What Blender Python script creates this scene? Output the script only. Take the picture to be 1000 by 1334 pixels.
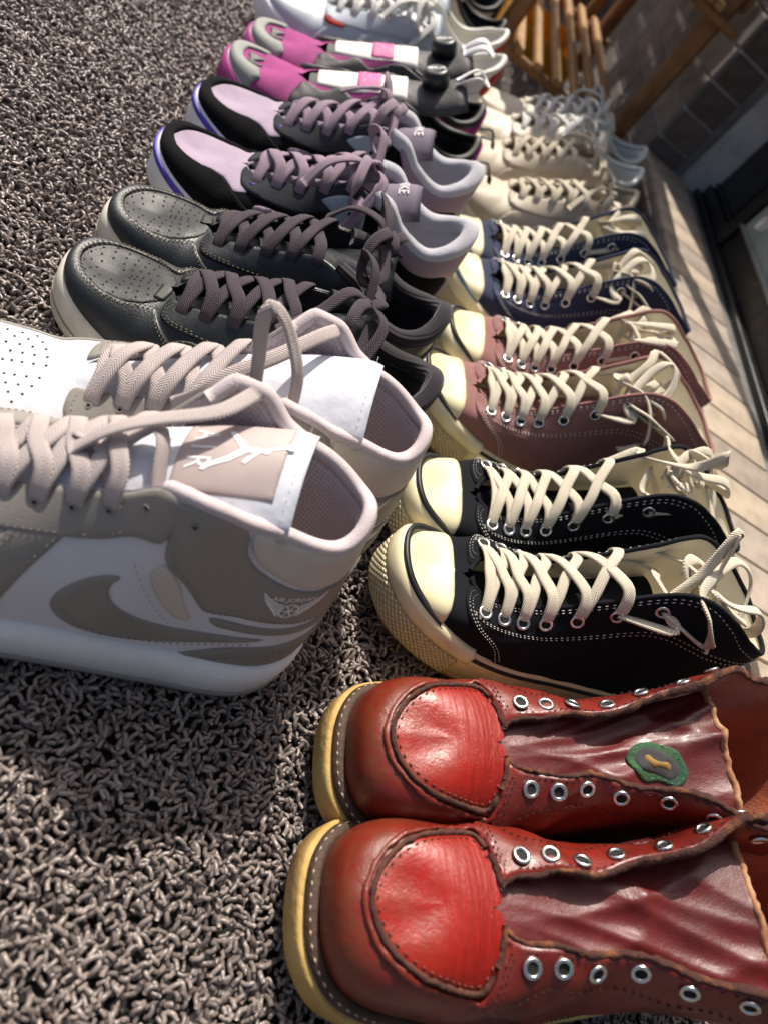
import bpy, math, random
import numpy as np
from mathutils import Vector, Matrix
from mathutils.geometry import delaunay_2d_cdt

for o in list(bpy.data.objects): bpy.data.objects.remove(o)
scene = bpy.context.scene
COL = scene.collection
random.seed(7); RNG = np.random.default_rng(7)

# ------------------------------------------------------------------ camera
CAM_H = 0.40                     # metres above the mat
ROW_VP = (208., 1082.)           # vanishing point of the rows (from picture centre, y up)
NADIR = (-723., -652.)           # vanishing point of the verticals
FPX = math.sqrt(-(ROW_VP[0]*NADIR[0] + ROW_VP[1]*NADIR[1]))
def _n(v): v = np.array(v, float); return v/np.linalg.norm(v)
AY = _n((ROW_VP[0], ROW_VP[1], -FPX)); AZ = -_n((NADIR[0], NADIR[1], -FPX)); AX = np.cross(AY, AZ)
RC = np.array([AX, AY, AZ])
cd = bpy.data.cameras.new('camera'); cam = bpy.data.objects.new('camera', cd); COL.objects.link(cam)
cd.sensor_fit = 'HORIZONTAL'; cd.sensor_width = 36.0; cd.lens = 36.0*FPX/1000.0
cd.clip_start = 0.01; cd.clip_end = 200.0
mw = Matrix([list(RC[0])+[0], list(RC[1])+[0], list(RC[2])+[CAM_H], [0, 0, 0, 1]])
cam.matrix_world = mw
cd.dof.use_dof = True; cd.dof.focus_distance = 0.47; cd.dof.aperture_fstop = cd.lens/4.6
scene.camera = cam
scene.render.resolution_x = 767; scene.render.resolution_y = 1024

# ------------------------------------------------------------------ light
SUN_DIR = _n((-0.24, 0.76, 0.96))         # towards the sun
SUN_EL = math.asin(SUN_DIR[2]); SUN_AZ = math.atan2(SUN_DIR[0], SUN_DIR[1])
world = bpy.data.worlds.new('World'); scene.world = world; world.use_nodes = True
wn = world.node_tree.nodes; wl = world.node_tree.links
bg = wn['Background']; sky = wn.new('ShaderNodeTexSky'); sky.sky_type = 'NISHITA'
sky.sun_disc = False; sky.sun_elevation = SUN_EL; sky.sun_rotation = SUN_AZ
sky.air_density = 0.7; sky.dust_density = 5.0; sky.ozone_density = 1.0
wl.new(sky.outputs[0], bg.inputs[0]); bg.inputs[1].default_value = 0.115
sd = bpy.data.lights.new('sun', 'SUN'); sd.energy = 5.0; sd.angle = math.radians(0.55); sd.color = (1.0, 0.94, 0.84)
sun = bpy.data.objects.new('sun', sd); COL.objects.link(sun)
sun.rotation_euler = Vector(SUN_DIR).to_track_quat('Z', 'Y').to_euler()
sun.location = (-0.5, 2.0, 3.0)
vs = scene.view_settings; vs.view_transform = 'Standard'; vs.look = 'None'; vs.gamma = 1.0; vs.use_curve_mapping = False
vs.exposure = 0.2
scene.render.engine = 'CYCLES'
scene.cycles.max_bounces = 6

# ------------------------------------------------------------------ materials
def lin(c):
    if isinstance(c, str):
        c = c.lstrip('#'); c = [int(c[i:i+2], 16)/255 for i in (0, 2, 4)]
    return tuple((x/12.92 if x <= 0.04045 else ((x+0.055)/1.055)**2.4) for x in c)

MATS = {}
def mat(name, col, rough=0.5, col2=None, mixscale=8.0, mixlo=0.4, mixhi=0.65, bump=0.0, bscale=400.0, metal=0.0, spec=0.5,
        coat=0.0, sheen=0.0, pattern=None, pscale=400.0, pbump=0.0, pcol=None, rvar=0.0, trans=0.0, wrinkle=0.0, wscale=60.0):
    """procedural material; col = sRGB hex.  pattern: weave / chevron / mesh / diamond on UVs in metres"""
    if name in MATS: return MATS[name]
    m = bpy.data.materials.new(name); m.use_nodes = True; nt = m.node_tree; N = nt.nodes; K = nt.links
    p = N['Principled BSDF']
    p.inputs['Roughness'].default_value = rough; p.inputs['Metallic'].default_value = metal
    p.inputs['Specular IOR Level'].default_value = spec; p.inputs['Coat Weight'].default_value = coat
    p.inputs['Coat Roughness'].default_value = 0.15
    p.inputs['Sheen Weight'].default_value = sheen
    if trans: p.inputs['Transmission Weight'].default_value = trans
    tc = N.new('ShaderNodeTexCoord'); co = tc.outputs['Object']
    def noise(scale, detail=4.0, r=0.6):
        n = N.new('ShaderNodeTexNoise'); n.inputs['Scale'].default_value = scale; n.inputs['Detail'].default_value = detail
        n.inputs['Roughness'].default_value = r; K.new(co, n.inputs['Vector']); return n
    c1 = lin(col)+(1,); csock = None
    if col2 is not None:
        n = noise(mixscale*10, 5.0); r = N.new('ShaderNodeMapRange'); K.new(n.outputs['Fac'], r.inputs[0])
        r.inputs[1].default_value = mixlo; r.inputs[2].default_value = mixhi
        mx = N.new('ShaderNodeMix'); mx.data_type = 'RGBA'; K.new(r.outputs[0], mx.inputs[0])
        mx.inputs[6].default_value = c1; mx.inputs[7].default_value = lin(col2)+(1,); csock = mx.outputs[2]
    else:
        n = noise(90, 3.0); mx = N.new('ShaderNodeMix'); mx.data_type = 'RGBA'; K.new(n.outputs['Fac'], mx.inputs[0])
        mx.inputs[6].default_value = tuple(0.88*x for x in c1[:3])+(1,)
        mx.inputs[7].default_value = tuple(min(1, 1.1*x) for x in c1[:3])+(1,); csock = mx.outputs[2]
    hs = []
    if bump:
        n = noise(bscale, 4.0); hs.append((n.outputs['Fac'], bump))
    if wrinkle:
        n = noise(wscale, 3.0, 0.5); hs.append((n.outputs['Fac'], wrinkle))
    if pattern:
        uv = N.new('ShaderNodeUVMap'); sep = N.new('ShaderNodeSeparateXYZ'); K.new(uv.outputs[0], sep.inputs[0])
        def ma(op, a, b=None):
            q = N.new('ShaderNodeMath'); q.operation = op
            for i, v in enumerate((a, b)):
                if v is None: continue
                if isinstance(v, (int, float)): q.inputs[i].default_value = v
                else: K.new(v, q.inputs[i])
            return q.outputs[0]
        U, V = sep.outputs[0], sep.outputs[1]; w = 2*math.pi*pscale
        if pattern == 'weave':
            h = ma('MULTIPLY', ma('SINE', ma('MULTIPLY', U, w)), ma('SINE', ma('MULTIPLY', V, w)))
        elif pattern == 'chevron':
            h = ma('SINE', ma('ADD', ma('MULTIPLY', U, w), ma('MULTIPLY', ma('ABSOLUTE', V), w*1.2)))
        elif pattern == 'mesh':
            h = ma('MULTIPLY', ma('ABSOLUTE', ma('SINE', ma('MULTIPLY', U, w/2))), ma('ABSOLUTE', ma('SINE', ma('MULTIPLY', V, w/2))))
            h = ma('SUBTRACT', 0.0, h)
        elif pattern == 'diamond':
            a = ma('ABSOLUTE', ma('SINE', ma('MULTIPLY', ma('ADD', U, V), w/2))); b = ma('ABSOLUTE', ma('SINE', ma('MULTIPLY', ma('SUBTRACT', U, V), w/2)))
            h = ma('POWER', ma('MULTIPLY', a, b), 0.5)
        elif pattern == 'ribs':
            h = ma('SINE', ma('MULTIPLY', V, w))
        elif pattern == 'grain':
            h = ma('SINE', ma('MULTIPLY', U, w))
        hs.append((h, pbump))
        if pcol:
            rr = N.new('ShaderNodeMapRange'); K.new(h, rr.inputs[0]); rr.inputs[1].default_value = -1 if pattern != 'diamond' else 0
            rr.inputs[2].default_value = 0.6 if pattern != 'mesh' else 0.0
            m2 = N.new('ShaderNodeMix'); m2.data_type = 'RGBA'; K.new(rr.outputs[0], m2.inputs[0])
            m2.inputs[6].default_value = lin(pcol)+(1,); K.new(csock, m2.inputs[7]); csock = m2.outputs[2]
    K.new(csock, p.inputs['Base Color'])
    if rvar:
        n = noise(45, 4.0); r = N.new('ShaderNodeMapRange'); K.new(n.outputs['Fac'], r.inputs[0])
        r.inputs[1].default_value = 0.3; r.inputs[2].default_value = 0.7; r.inputs[3].default_value = max(0.05, rough-rvar); r.inputs[4].default_value = min(1, rough+rvar)
        K.new(r.outputs[0], p.inputs['Roughness'])
    prev = None
    for h, amt in hs:
        b = N.new('ShaderNodeBump'); b.inputs['Strength'].default_value = 1.0; b.inputs['Distance'].default_value = amt
        K.new(h, b.inputs['Height'])
        if prev: K.new(prev, b.inputs['Normal'])
        prev = b.outputs[0]
    if prev: K.new(prev, p.inputs['Normal'])
    MATS[name] = m; return m

# ------------------------------------------------------------------ objects
def mesh_obj(name, verts, faces, material, parent=None, smooth=True, uv=None, weld=0.0):
    me = bpy.data.meshes.new(name)
    me.from_pydata(np.asarray(verts, float).tolist(), [], [list(map(int, f)) for f in faces])
    if uv is not None:
        ul = me.uv_layers.new(name='UVMap'); li = np.empty(len(me.loops), int); me.loops.foreach_get('vertex_index', li)
        ul.data.foreach_set('uv', np.asarray(uv, np.float32)[li].ravel())
    if weld:
        import bmesh
        bm = bmesh.new(); bm.from_mesh(me); bmesh.ops.remove_doubles(bm, verts=bm.verts, dist=weld); bm.to_mesh(me); bm.free()
    me.materials.append(material)
    if smooth: me.polygons.foreach_set('use_smooth', [True]*len(me.polygons))
    me.update()
    o = bpy.data.objects.new(name, me); COL.objects.link(o)
    if parent is not None: o.parent = parent
    return o

def tag(o, label, cat, group=None, kind=None):
    if label: o['label'] = label
    if cat: o['category'] = cat
    if group: o['group'] = group
    if kind: o['kind'] = kind
    return o
def empty(name, loc=(0, 0, 0), rz=0.0):
    o = bpy.data.objects.new(name, None); COL.objects.link(o); o.location = loc; o.rotation_euler = (0, 0, rz)
    o.empty_display_size = 0.02; return o

class MB:
    """collects pieces into one mesh"""
    def __init__(s): s.v = []; s.f = []; s.uv = []; s.n = 0
    def add(s, v, f, uv=None):
        v = np.asarray(v, float).reshape(-1, 3); s.v.append(v); s.f += [[int(i)+s.n for i in q] for q in f]
        s.uv.append(np.zeros((len(v), 2)) if uv is None else np.asarray(uv, float)); s.n += len(v); return s
    def build(s, name, m, parent=None, smooth=True, weld=0.0):
        if not s.v: return None
        return mesh_obj(name, np.concatenate(s.v), s.f, m, parent, smooth, np.concatenate(s.uv), weld)

def box(lo, hi, bev=0.0):
    (a, b, c), (d, e, f) = lo, hi
    if bev <= 0:
        v = [(x, y, z) for x in (a, d) for y in (b, e) for z in (c, f)]
        return v, [(0, 1, 3, 2), (4, 6, 7, 5), (0, 4, 5, 1), (2, 3, 7, 6), (0, 2, 6, 4), (1, 5, 7, 3)]
    k = bev; v = []; idx = {}
    for ix, x in enumerate((a, d)):
        for iy, y in enumerate((b, e)):
            for iz, z in enumerate((c, f)):
                sx = k if ix == 0 else -k; sy = k if iy == 0 else -k; sz = k if iz == 0 else -k
                for ax in range(3):
                    q = [x+sx, y+sy, z+sz]; q[ax] = (x, y, z)[ax]; idx[(ix, iy, iz, ax)] = len(v); v.append(q)
    F = []
    for ax in range(3):
        o = [i for i in range(3) if i != ax]
        for e_ in (0, 1):
            q = []
            for (p, r) in ((0, 0), (0, 1), (1, 1), (1, 0)):
                t = [0, 0, 0]; t[ax] = e_; t[o[0]] = p; t[o[1]] = r; q.append(idx[(*t, ax)])
            F.append(q)
        for p in (0, 1):
            for r in (0, 1):
                t0 = [0, 0, 0]; t0[o[0]] = p; t0[o[1]] = r; t1 = list(t0); t1[ax] = 1
                F.append((idx[(*t0, o[0])], idx[(*t0, o[1])], idx[(*t1, o[1])], idx[(*t1, o[0])]))
    for ix in (0, 1):
        for iy in (0, 1):
            for iz in (0, 1): F.append([idx[(ix, iy, iz, x)] for x in range(3)])
    return fixn(v, F)
def fixn(v, F):
    """orient the faces of a convex piece outward"""
    v = np.asarray(v, float); c = v.mean(0); out = []
    for f in F:
        p = v[list(f)]; n = np.cross(p[1]-p[0], p[2]-p[0])
        out.append(tuple(f) if np.dot(n, p.mean(0)-c) >= 0 else tuple(reversed(f)))
    return v, out

# ------------------------------------------------------------------ curves
def pch(x, X, Y):
    """monotone cubic (pchip) interpolation"""
    X = np.asarray(X, float); Y = np.asarray(Y, float); x = np.clip(np.asarray(x, float), X[0], X[-1])
    h = np.diff(X); d = np.diff(Y)/h; m = np.zeros_like(Y)
    if len(X) > 2:
        w1 = 2*h[1:]+h[:-1]; w2 = h[1:]+2*h[:-1]
        ok = d[:-1]*d[1:] > 0
        with np.errstate(divide='ignore', invalid='ignore'):
            mm = (w1+w2)/(w1/d[:-1]+w2/d[1:])
        m[1:-1] = np.where(ok, mm, 0)
    m[0] = d[0]; m[-1] = d[-1]
    i = np.clip(np.searchsorted(X, x, side='right')-1, 0, len(X)-2); t = (x-X[i])/h[i]
    return ((1+2*t)*(1-t)**2)*Y[i] + t*(1-t)**2*h[i]*m[i] + t*t*(3-2*t)*Y[i+1] + t*t*(t-1)*h[i]*m[i+1]

def cr(pts, step=None, n=None, closed=False):
    """centripetal-like Catmull-Rom through pts, resampled evenly"""
    P = np.asarray(pts, float)
    if closed: Q = np.vstack([P[-1], P, P[0], P[1]])
    else: Q = np.vstack([2*P[0]-P[1], P, 2*P[-1]-P[-2]])
    out = []
    u = np.linspace(0, 1, 17)[:-1, None]
    for i in range(1, len(Q)-2):
        p0, p1, p2, p3 = Q[i-1:i+3]
        d = max(np.linalg.norm(p2-p1), 1e-9)
        m1 = (p2-p0)*d/max(np.linalg.norm(p2-p1)+np.linalg.norm(p1-p0), 1e-9)
        m2 = (p3-p1)*d/max(np.linalg.norm(p3-p2)+np.linalg.norm(p2-p1), 1e-9)
        out.append((1+2*u)*(1-u)**2*p1 + u*(1-u)**2*m1 + u*u*(3-2*u)*p2 + u*u*(u-1)*m2)
    out = np.vstack(out+[P[:1] if closed else P[-1:]])
    L = np.concatenate([[0], np.cumsum(np.linalg.norm(np.diff(out[:, :min(3, out.shape[1])], axis=0), axis=1))])
    if n is None: n = max(2, int(round(L[-1]/step))+1)
    s = np.linspace(0, L[-1], n)
    return np.stack([np.interp(s, L, out[:, k]) for k in range(out.shape[1])], 1)

def sweep(pts, w, th, normals=None, step=0.003, ring=8, closed=False, taper=None, power=0.7, resample=True):
    """flattened tube along pts (w wide, th thick); normals = flat side direction at the control points"""
    P = np.asarray(pts, float)
    if normals is None: normals = np.tile([0, 0, 1.0], (len(P), 1))
    X = np.hstack([P, np.asarray(normals, float)])
    if resample: X = cr(X, step=step, closed=closed)
    C = X[:, :3]; Nn = X[:, 3:]; n = len(C)
    T = np.gradient(C, axis=0); T /= np.linalg.norm(T, axis=1)[:, None]+1e-12
    S = np.cross(T, Nn); ls = np.linalg.norm(S, axis=1)[:, None]
    for i in range(n):
        if ls[i] < 1e-3: S[i] = S[i-1] if i else np.cross(T[i], [0, 1, 0.3])
    S /= np.linalg.norm(S, axis=1)[:, None]+1e-12
    U = np.cross(S, T)
    a = np.linspace(0, 2*np.pi, ring, endpoint=False)+np.pi/ring
    ca = np.sign(np.cos(a))*np.abs(np.cos(a))**power; sa = np.sign(np.sin(a))*np.abs(np.sin(a))**power
    W = np.full(n, w/2.0) if np.isscalar(w) else np.interp(np.linspace(0, 1, n), np.linspace(0, 1, len(w)), w)/2
    H = np.full(n, th/2.0) if np.isscalar(th) else np.interp(np.linspace(0, 1, n), np.linspace(0, 1, len(th)), th)/2
    if taper is not None: W = W*taper(np.linspace(0, 1, n)); H = H*taper(np.linspace(0, 1, n))
    V = C[:, None, :] + S[:, None, :]*(ca[None, :, None]*W[:, None, None]) + U[:, None, :]*(sa[None, :, None]*H[:, None, None])
    L = np.concatenate([[0], np.cumsum(np.linalg.norm(np.diff(C, axis=0), axis=1))])
    uv = np.stack([np.repeat(L[:, None], ring, 1), np.repeat((ca[None, :]*W[:, None]), 1, 1)], -1)
    F = []
    m = n if closed else n-1
    for i in range(m):
        j = (i+1) % n
        for k in range(ring):
            l = (k+1) % ring; F.append((i*ring+k, j*ring+k, j*ring+l, i*ring+l))
    if not closed:
        F.append(tuple(range(ring-1, -1, -1))); F.append(tuple((n-1)*ring+k for k in range(ring)))
    return V.reshape(-1, 3), F, uv.reshape(-1, 2)

def inpoly(p, poly):
    x, y = p[:, 0][:, None], p[:, 1][:, None]; a = poly; b = np.roll(poly, -1, 0)
    c = ((a[:, 1] > y) != (b[:, 1] > y)) & (x < (b[:, 0]-a[:, 0])*(y-a[:, 1])/(b[:, 1]-a[:, 1]+1e-15)+a[:, 0])
    return c.sum(1) % 2 == 1
def pdist(p, poly):
    a = poly[None]; b = np.roll(poly, -1, 0)[None]; q = p[:, None]
    t = np.clip(((q-a)*(b-a)).sum(-1)/(((b-a)**2).sum(-1)+1e-15), 0, 1)
    return np.linalg.norm(q-(a+t[..., None]*(b-a)), axis=-1).min(1)
# ------------------------------------------------------------------ shoe surface model
OUT_STD = dict(tip=0.10, outer=[(.02, -.15), (.08, -.31), (.2, -.43), (.36, -.48), (.55, -.42), (.75, -.36), (.9, -.31), (.97, -.19)],
               inner=[(.02, .31), (.08, .42), (.2, .50), (.33, .50), (.5, .38), (.65, .31), (.8, .32), (.92, .28), (.98, .16)])
OUT_ROUND = dict(tip=0.05, outer=[(.012, -.2), (.06, -.37), (.18, -.47), (.34, -.50), (.55, -.43), (.75, -.37), (.9, -.32), (.97, -.2)],
                 inner=[(.012, .29), (.06, .43), (.18, .50), (.33, .50), (.5, .40), (.65, .34), (.8, .34), (.92, .29), (.98, .17)])

class Shoe:
    NS = 400
    def __init__(S, name, label, group, loc, rot, mirror, L, W, top, zs, bez, spring=0.012, outline=OUT_STD, throat=0.28, lean=0.0, shear=0.0, roll=0.0, skew=0.0, heel_round=.8, wob=0.0):
        S.e = empty(name, (loc[0], loc[1], loc[2] if len(loc) > 2 else 0.0025), math.radians(rot)); tag(S.e, label, 'boot' if 'boot' in name else 'shoe', group)
        S.m = mirror; S.L = L; S.W = W; S.spring = spring; S.throat = throat; S.lean = lean; S.shear = shear; S.roll = roll; S.skew = skew
        top = np.array(top, float); S.top = top
        tip = [(0, outline['tip']*W)]; o = [(x*L, y*W) for x, y in outline['outer']]; i = [(x*L, y*W) for x, y in outline['inner']]
        loop = cr(tip+o+[(L, 0)]+i[::-1], n=1600, closed=True)
        h = int(np.argmax(loc_x := loop[:, 0])); S.tab = {}
        s = np.linspace(0, 1, S.NS+1); S.s = s
        xh = top[-1, 1]; i8 = 0.8; xc = float(pch(i8, top[:, 0], top[:, 1])); yc8 = float(pch(i8, top[:, 0], top[:, 2]))
        for side, arc in ((1, loop[:h+1]), (-1, loop[h:][::-1])):
            l = np.concatenate([[0], np.cumsum(np.linalg.norm(np.diff(arc, axis=0), axis=1))]); S.arc = l[-1]
            bx = np.interp(s*l[-1], l, arc[:, 0]); by = np.interp(s*l[-1], l, arc[:, 1])
            B = np.stack([bx, by, pch(s, *zip(*zs))], 1)
            tx, ty = np.gradient(bx), np.gradient(by)
            nrm = np.stack([ty, -tx], 1)*(1 if side == 1 else -1); nrm /= np.linalg.norm(nrm, axis=1)[:, None]+1e-12
            nrm[0] = (-1, 0); nrm[-1] = (1, 0)
            X = pch(s, top[:, 0], top[:, 1]); ya = pch(s, top[:, 0], top[:, 2]); Z = pch(s, top[:, 0], top[:, 3])
            ph = np.clip((s-i8)/(1-i8), 0, 1)*math.pi/2
            X = np.where(s > i8, xc+(xh-xc)*np.sin(ph)**.85, X); ya = np.where(s > i8, yc8*np.clip(np.cos(ph), 0, 1)**heel_round, ya)
            yc = outline['tip']*W*0.6*np.clip(1-X/(0.5*L), 0, 1)
            if wob:
                k_ = np.clip((s-throat-.05)/.08, 0, 1)*np.clip((.95-s)/.1, 0, 1); Z = Z+wob*k_*(np.sin(38*s+side)+.6*np.sin(61*s+2*side)); ya = ya+1.3*wob*k_*np.sin(44*s+2.3*side)
            T = np.stack([X, yc-side*ya, Z], 1)
            th = np.sin(np.clip(s/0.17, 0, 1)*math.pi/2)*math.pi/2 + ph
            td = np.stack([-np.cos(th), -side*np.sin(th)], 1)
            bz = np.array(bez, float); a1, b1, k2, e2 = [pch(s, bz[:, 0], bz[:, j]) for j in (1, 2, 3, 4)]
            sl = np.gradient(Z)/(np.gradient(X)+1e-9); wsp = np.clip((throat-s)/.05, 0, 1); wsp = wsp*wsp*(3-2*wsp)
            e2 = e2*(1-wsp)+wsp*(-k2*np.clip(sl, -.6, .6)*np.cos(th))
            P1 = B.copy(); P1[:, 2] += a1; P1[:, :2] += nrm*b1[:, None]
            P2 = T.copy(); P2[:, :2] += td*k2[:, None]; P2[:, 2] += e2
            S.tab[side] = (B, P1, P2, T, nrm)
    # -- evaluation
    def warp(S, P):
        P = P.copy(); x = P[..., 0]
        P[..., 2] += S.spring*np.clip(1-x/(0.34*S.L), 0, 1)**2
        if S.lean: P[..., 0] += S.lean*np.clip((P[..., 2]-0.05)/0.1, 0, 2)**1.5*np.clip((x-0.4*S.L)/(0.5*S.L), 0, 1)
        P[..., 1] *= S.m
        return S.tilt(P)
    def tilt(S, P):
        k = np.clip((P[..., 2]-.03)/.12, 0, 1.5); y = P[..., 1].copy()
        P[..., 2] += S.roll*y*k; P[..., 0] += S.skew*y*k; P[..., 1] += S.shear*np.clip(P[..., 2]-.02, 0, 1)
        return P
    def raw(S, q, t):
        q = np.asarray(q, float); t = np.asarray(t, float); q, t = np.broadcast_arrays(q, t)
        q = ((q+1) % 2)-1; side = np.where(q >= 0, 1, -1); a = np.abs(q); t = t[..., None]
        out = np.zeros(q.shape+(3,))
        for sd in (1, -1):
            B, P1, P2, T, _ = S.tab[sd]
            k = [np.stack([np.interp(a, S.s, A[:, j]) for j in range(3)], -1) for A in (B, P1, P2, T)]
            r = (1-t)**3*k[0]+3*t*(1-t)**2*k[1]+3*t*t*(1-t)*k[2]+t**3*k[3]
            out = np.where((side == sd)[..., None], r, out)
        return out
    def normal(S, q, t):
        q = np.asarray(q, float); t = np.asarray(t, float); q, t = np.broadcast_arrays(q, t)
        e = 0.004; t0 = np.clip(t-e*4, 0, 1); t1 = np.clip(t+e*4, 0, 1)
        sg = np.where(((q+1) % 2)-1 >= 0, 1, -1)
        tt = np.clip(t, 0.02, 0.97)
        n = np.cross(S.raw(q+e, tt)-S.raw(q-e, tt), S.raw(q, t1)-S.raw(q, t0))
        n = n/(np.linalg.norm(n, axis=-1)[..., None]+1e-12)
        a = np.abs(((q+1) % 2)-1); k = np.clip((t-.86)/.14, 0, 1)*np.clip((S.throat-a)/.03, 0, 1)*np.clip((a-.0)/.08, 0, 1)
        n[..., 1] *= 1-k; return n/(np.linalg.norm(n, axis=-1)[..., None]+1e-12)
    def pt(S, q, t, off=0.0):
        P = S.raw(q, t); off = np.asarray(off, float)
        if np.any(off != 0): P = P+S.normal(q, t)*(off[..., None] if off.ndim else off)
        return S.warp(P)
    def nm(S, q, t):
        n = S.normal(q, t).copy(); n[..., 1] *= S.m; return n
    def fl(S, F): return F if S.m > 0 else [tuple(reversed(f)) for f in F]
    # -- meshes
    def upper(S, m, name='upper', nq=150, nt=26, off=0.0):
        q = np.linspace(-1, 1, nq+1)[:-1]; t = np.linspace(0, 1, nt+1)
        Q, Tt = np.meshgrid(q, t, indexing='ij'); P = S.pt(Q, Tt, off)
        F = []
        for i in range(nq):
            j = (i+1) % nq
            for k in range(nt): F.append((i*(nt+1)+k, j*(nt+1)+k, j*(nt+1)+k+1, i*(nt+1)+k+1))
        uv = np.stack([Q*S.arc, Tt*0.09], -1).reshape(-1, 2)
        return mesh_obj(name, P.reshape(-1, 3), S.fl(F), m, S.e, True, uv, weld=1e-5)
    def lining(S, m, d=0.004, s0=None, t0=0.12, nq=90, nt=12, name='lining'):
        s0 = s0 or S.throat+0.01
        q = np.linspace(s0, 2-s0, nq); t = np.linspace(t0, 1, nt)
        Q, Tt = np.meshgrid(q, t, indexing='ij')
        P = S.pt(Q, Tt, -d*np.ones_like(Q)); P[:, -1] = S.pt(q, 1.0)
        F = [(i*nt+k, i*nt+k+1, (i+1)*nt+k+1, (i+1)*nt+k) for i in range(nq-1) for k in range(nt-1)]
        uv = np.stack([Q*S.arc, Tt*0.09], -1).reshape(-1, 2)
        return mesh_obj(name, P.reshape(-1, 3), S.fl(F), m, S.e, True, uv)
    def insole(S, m, inset=0.006, dz=0.006, name='insole'):
        q = np.linspace(-1, 1, 81)[:-1]; P = S.raw(q, 0*q)
        for i, qq in enumerate(q):
            sd = 1 if qq >= 0 else -1; n = S.tab[sd][4][int(abs(qq)*S.NS)]; P[i, :2] -= n*inset
        P[:, 2] += dz; P = S.warp(P)
        return mesh_obj(name, P, S.fl([tuple(range(len(P)))]), m, S.e, True)
    def ringpts(S, q, out, z):
        """points at the sole outline, pushed out by `out` and at height z (number or function of s)"""
        q = np.asarray(q, float); qq = ((q+1) % 2)-1; P = S.raw(q, 0*q)
        for i in range(len(q)):
            sd = 1 if qq[i] >= 0 else -1; n = S.tab[sd][4][min(S.NS, int(round(abs(qq[i])*S.NS)))]
            P[i, :2] += n*(out(abs(qq[i])) if callable(out) else out)
        P[:, 2] = [z(abs(a)) if callable(z) else z for a in qq]
        return S.warp(P)
    def sole(S, prof, m, name='sole', nq=150):
        q = np.linspace(-1, 1, nq+1)[:-1]; rings = [S.ringpts(q, o, z) for o, z in prof]; R = len(rings)
        V = np.concatenate(rings); F = []; uv = []
        h = 0
        for k in range(R):
            if k: h += np.linalg.norm(rings[k]-rings[k-1], axis=1).mean()
            uv.append(np.stack([q*S.arc, np.full(nq, h)], 1))
        for k in range(R-1):
            for i in range(nq):
                j = (i+1) % nq; F.append((k*nq+i, k*nq+j, (k+1)*nq+j, (k+1)*nq+i))
        F.append(tuple(range(nq-1, -1, -1))); F.append(tuple((R-1)*nq+i for i in range(nq)))
        return mesh_obj(name, V, S.fl(F), m, S.e, True, np.concatenate(uv))
    def strip(S, q0, q1, prof, m, name, n=80, parent=None):
        """a band along the outline from q0 to q1 with the cross-section prof [(out,z)...] closed"""
        q = np.linspace(q0, q1, n); rings = [S.ringpts(q, o, z) for o, z in prof]; R = len(rings)
        V = np.concatenate(rings); F = []; uv = []; h = 0
        for k in range(R):
            if k: h += np.linalg.norm(rings[k]-rings[k-1], axis=1).mean()
            uv.append(np.stack([q*S.arc, np.full(n, h)], 1))
        full = abs(q1-q0) > 1.999
        for k in range(R):
            l = (k+1) % R
            for i in range(n-1): F.append((k*n+i, k*n+i+1, l*n+i+1, l*n+i))
        if not full: F.append(tuple(k*n for k in range(R))); F.append(tuple(k*n+n-1 for k in range(R-1, -1, -1)))
        return mesh_obj(name, V, S.fl(F), m, parent or S.e, True, np.concatenate(uv))
    def panel(S, name, poly, m, off=0.0013, step=0.004, edge=0.0012, curve=True, parent=None, lump=0.0, seed=0, surf=None, sx=None, sy=0.09, smooth=True):
        sx = sx or S.arc
        poly = np.array(poly, float)*[sx, sy]
        if curve: poly = cr(poly, step=step*0.8, closed=True)[:-1]
        else:
            pp = []
            for a, b in zip(poly, np.roll(poly, -1, 0)):
                k = max(1, int(np.linalg.norm(b-a)/(step*0.8))); pp += [a+(b-a)*i/k for i in range(k)]
            poly = np.array(pp)
        poly[:, 1] = np.clip(poly[:, 1], 0, sy) if surf is None else poly[:, 1]
        keep = np.linalg.norm(poly-np.roll(poly, 1, 0), axis=1) > 1e-5; poly = poly[keep]
        nb = len(poly); lo = poly.min(0); hi = poly.max(0)
        gx = np.arange(lo[0], hi[0], step); gy = np.arange(lo[1], hi[1], step)
        g = np.stack(np.meshgrid(gx, gy), -1).reshape(-1, 2)+1e-5*RNG.random((len(gx)*len(gy), 2))
        if len(g): g = g[inpoly(g, poly)]
        if len(g): g = g[pdist(g, poly) > edge*1.6]
        d = np.roll(poly, -1, 0)-np.roll(poly, 1, 0); nn = np.stack([-d[:, 1], d[:, 0]], 1); nn /= np.linalg.norm(nn, axis=1)[:, None]+1e-12
        area = 0.5*np.sum(poly[:, 0]*np.roll(poly[:, 1], -1)-np.roll(poly[:, 0], -1)*poly[:, 1])
        if area < 0: nn = -nn
        ins = poly+nn*edge; ins = ins[inpoly(ins, poly)]; ins = ins[pdist(ins, poly) > edge*0.8] if len(ins) else ins
        allp = np.concatenate([poly, ins, g]) if len(g) else np.concatenate([poly, ins])
        vs_, es_, fs_, ov, _, _ = delaunay_2d_cdt([Vector(p) for p in allp], [(i, (i+1) % nb) for i in range(nb)], [], 0, 1e-7)
        v2 = np.array([tuple(v) for v in vs_]); isb = np.array([any(o < nb for o in oo) for oo in ov])
        F = np.array([f for f in fs_ if len(f) == 3]); c = v2[F].mean(1); F = F[inpoly(c, poly)]
        qt = v2/[sx, sy]
        spine = (qt[:, 1] > 0.995) & (np.abs(((qt[:, 0]+1) % 2)-1) < S.throat) if surf is None else np.zeros(len(qt), bool)
        o = np.where(isb & ~spine, off*0.35, off)
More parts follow.
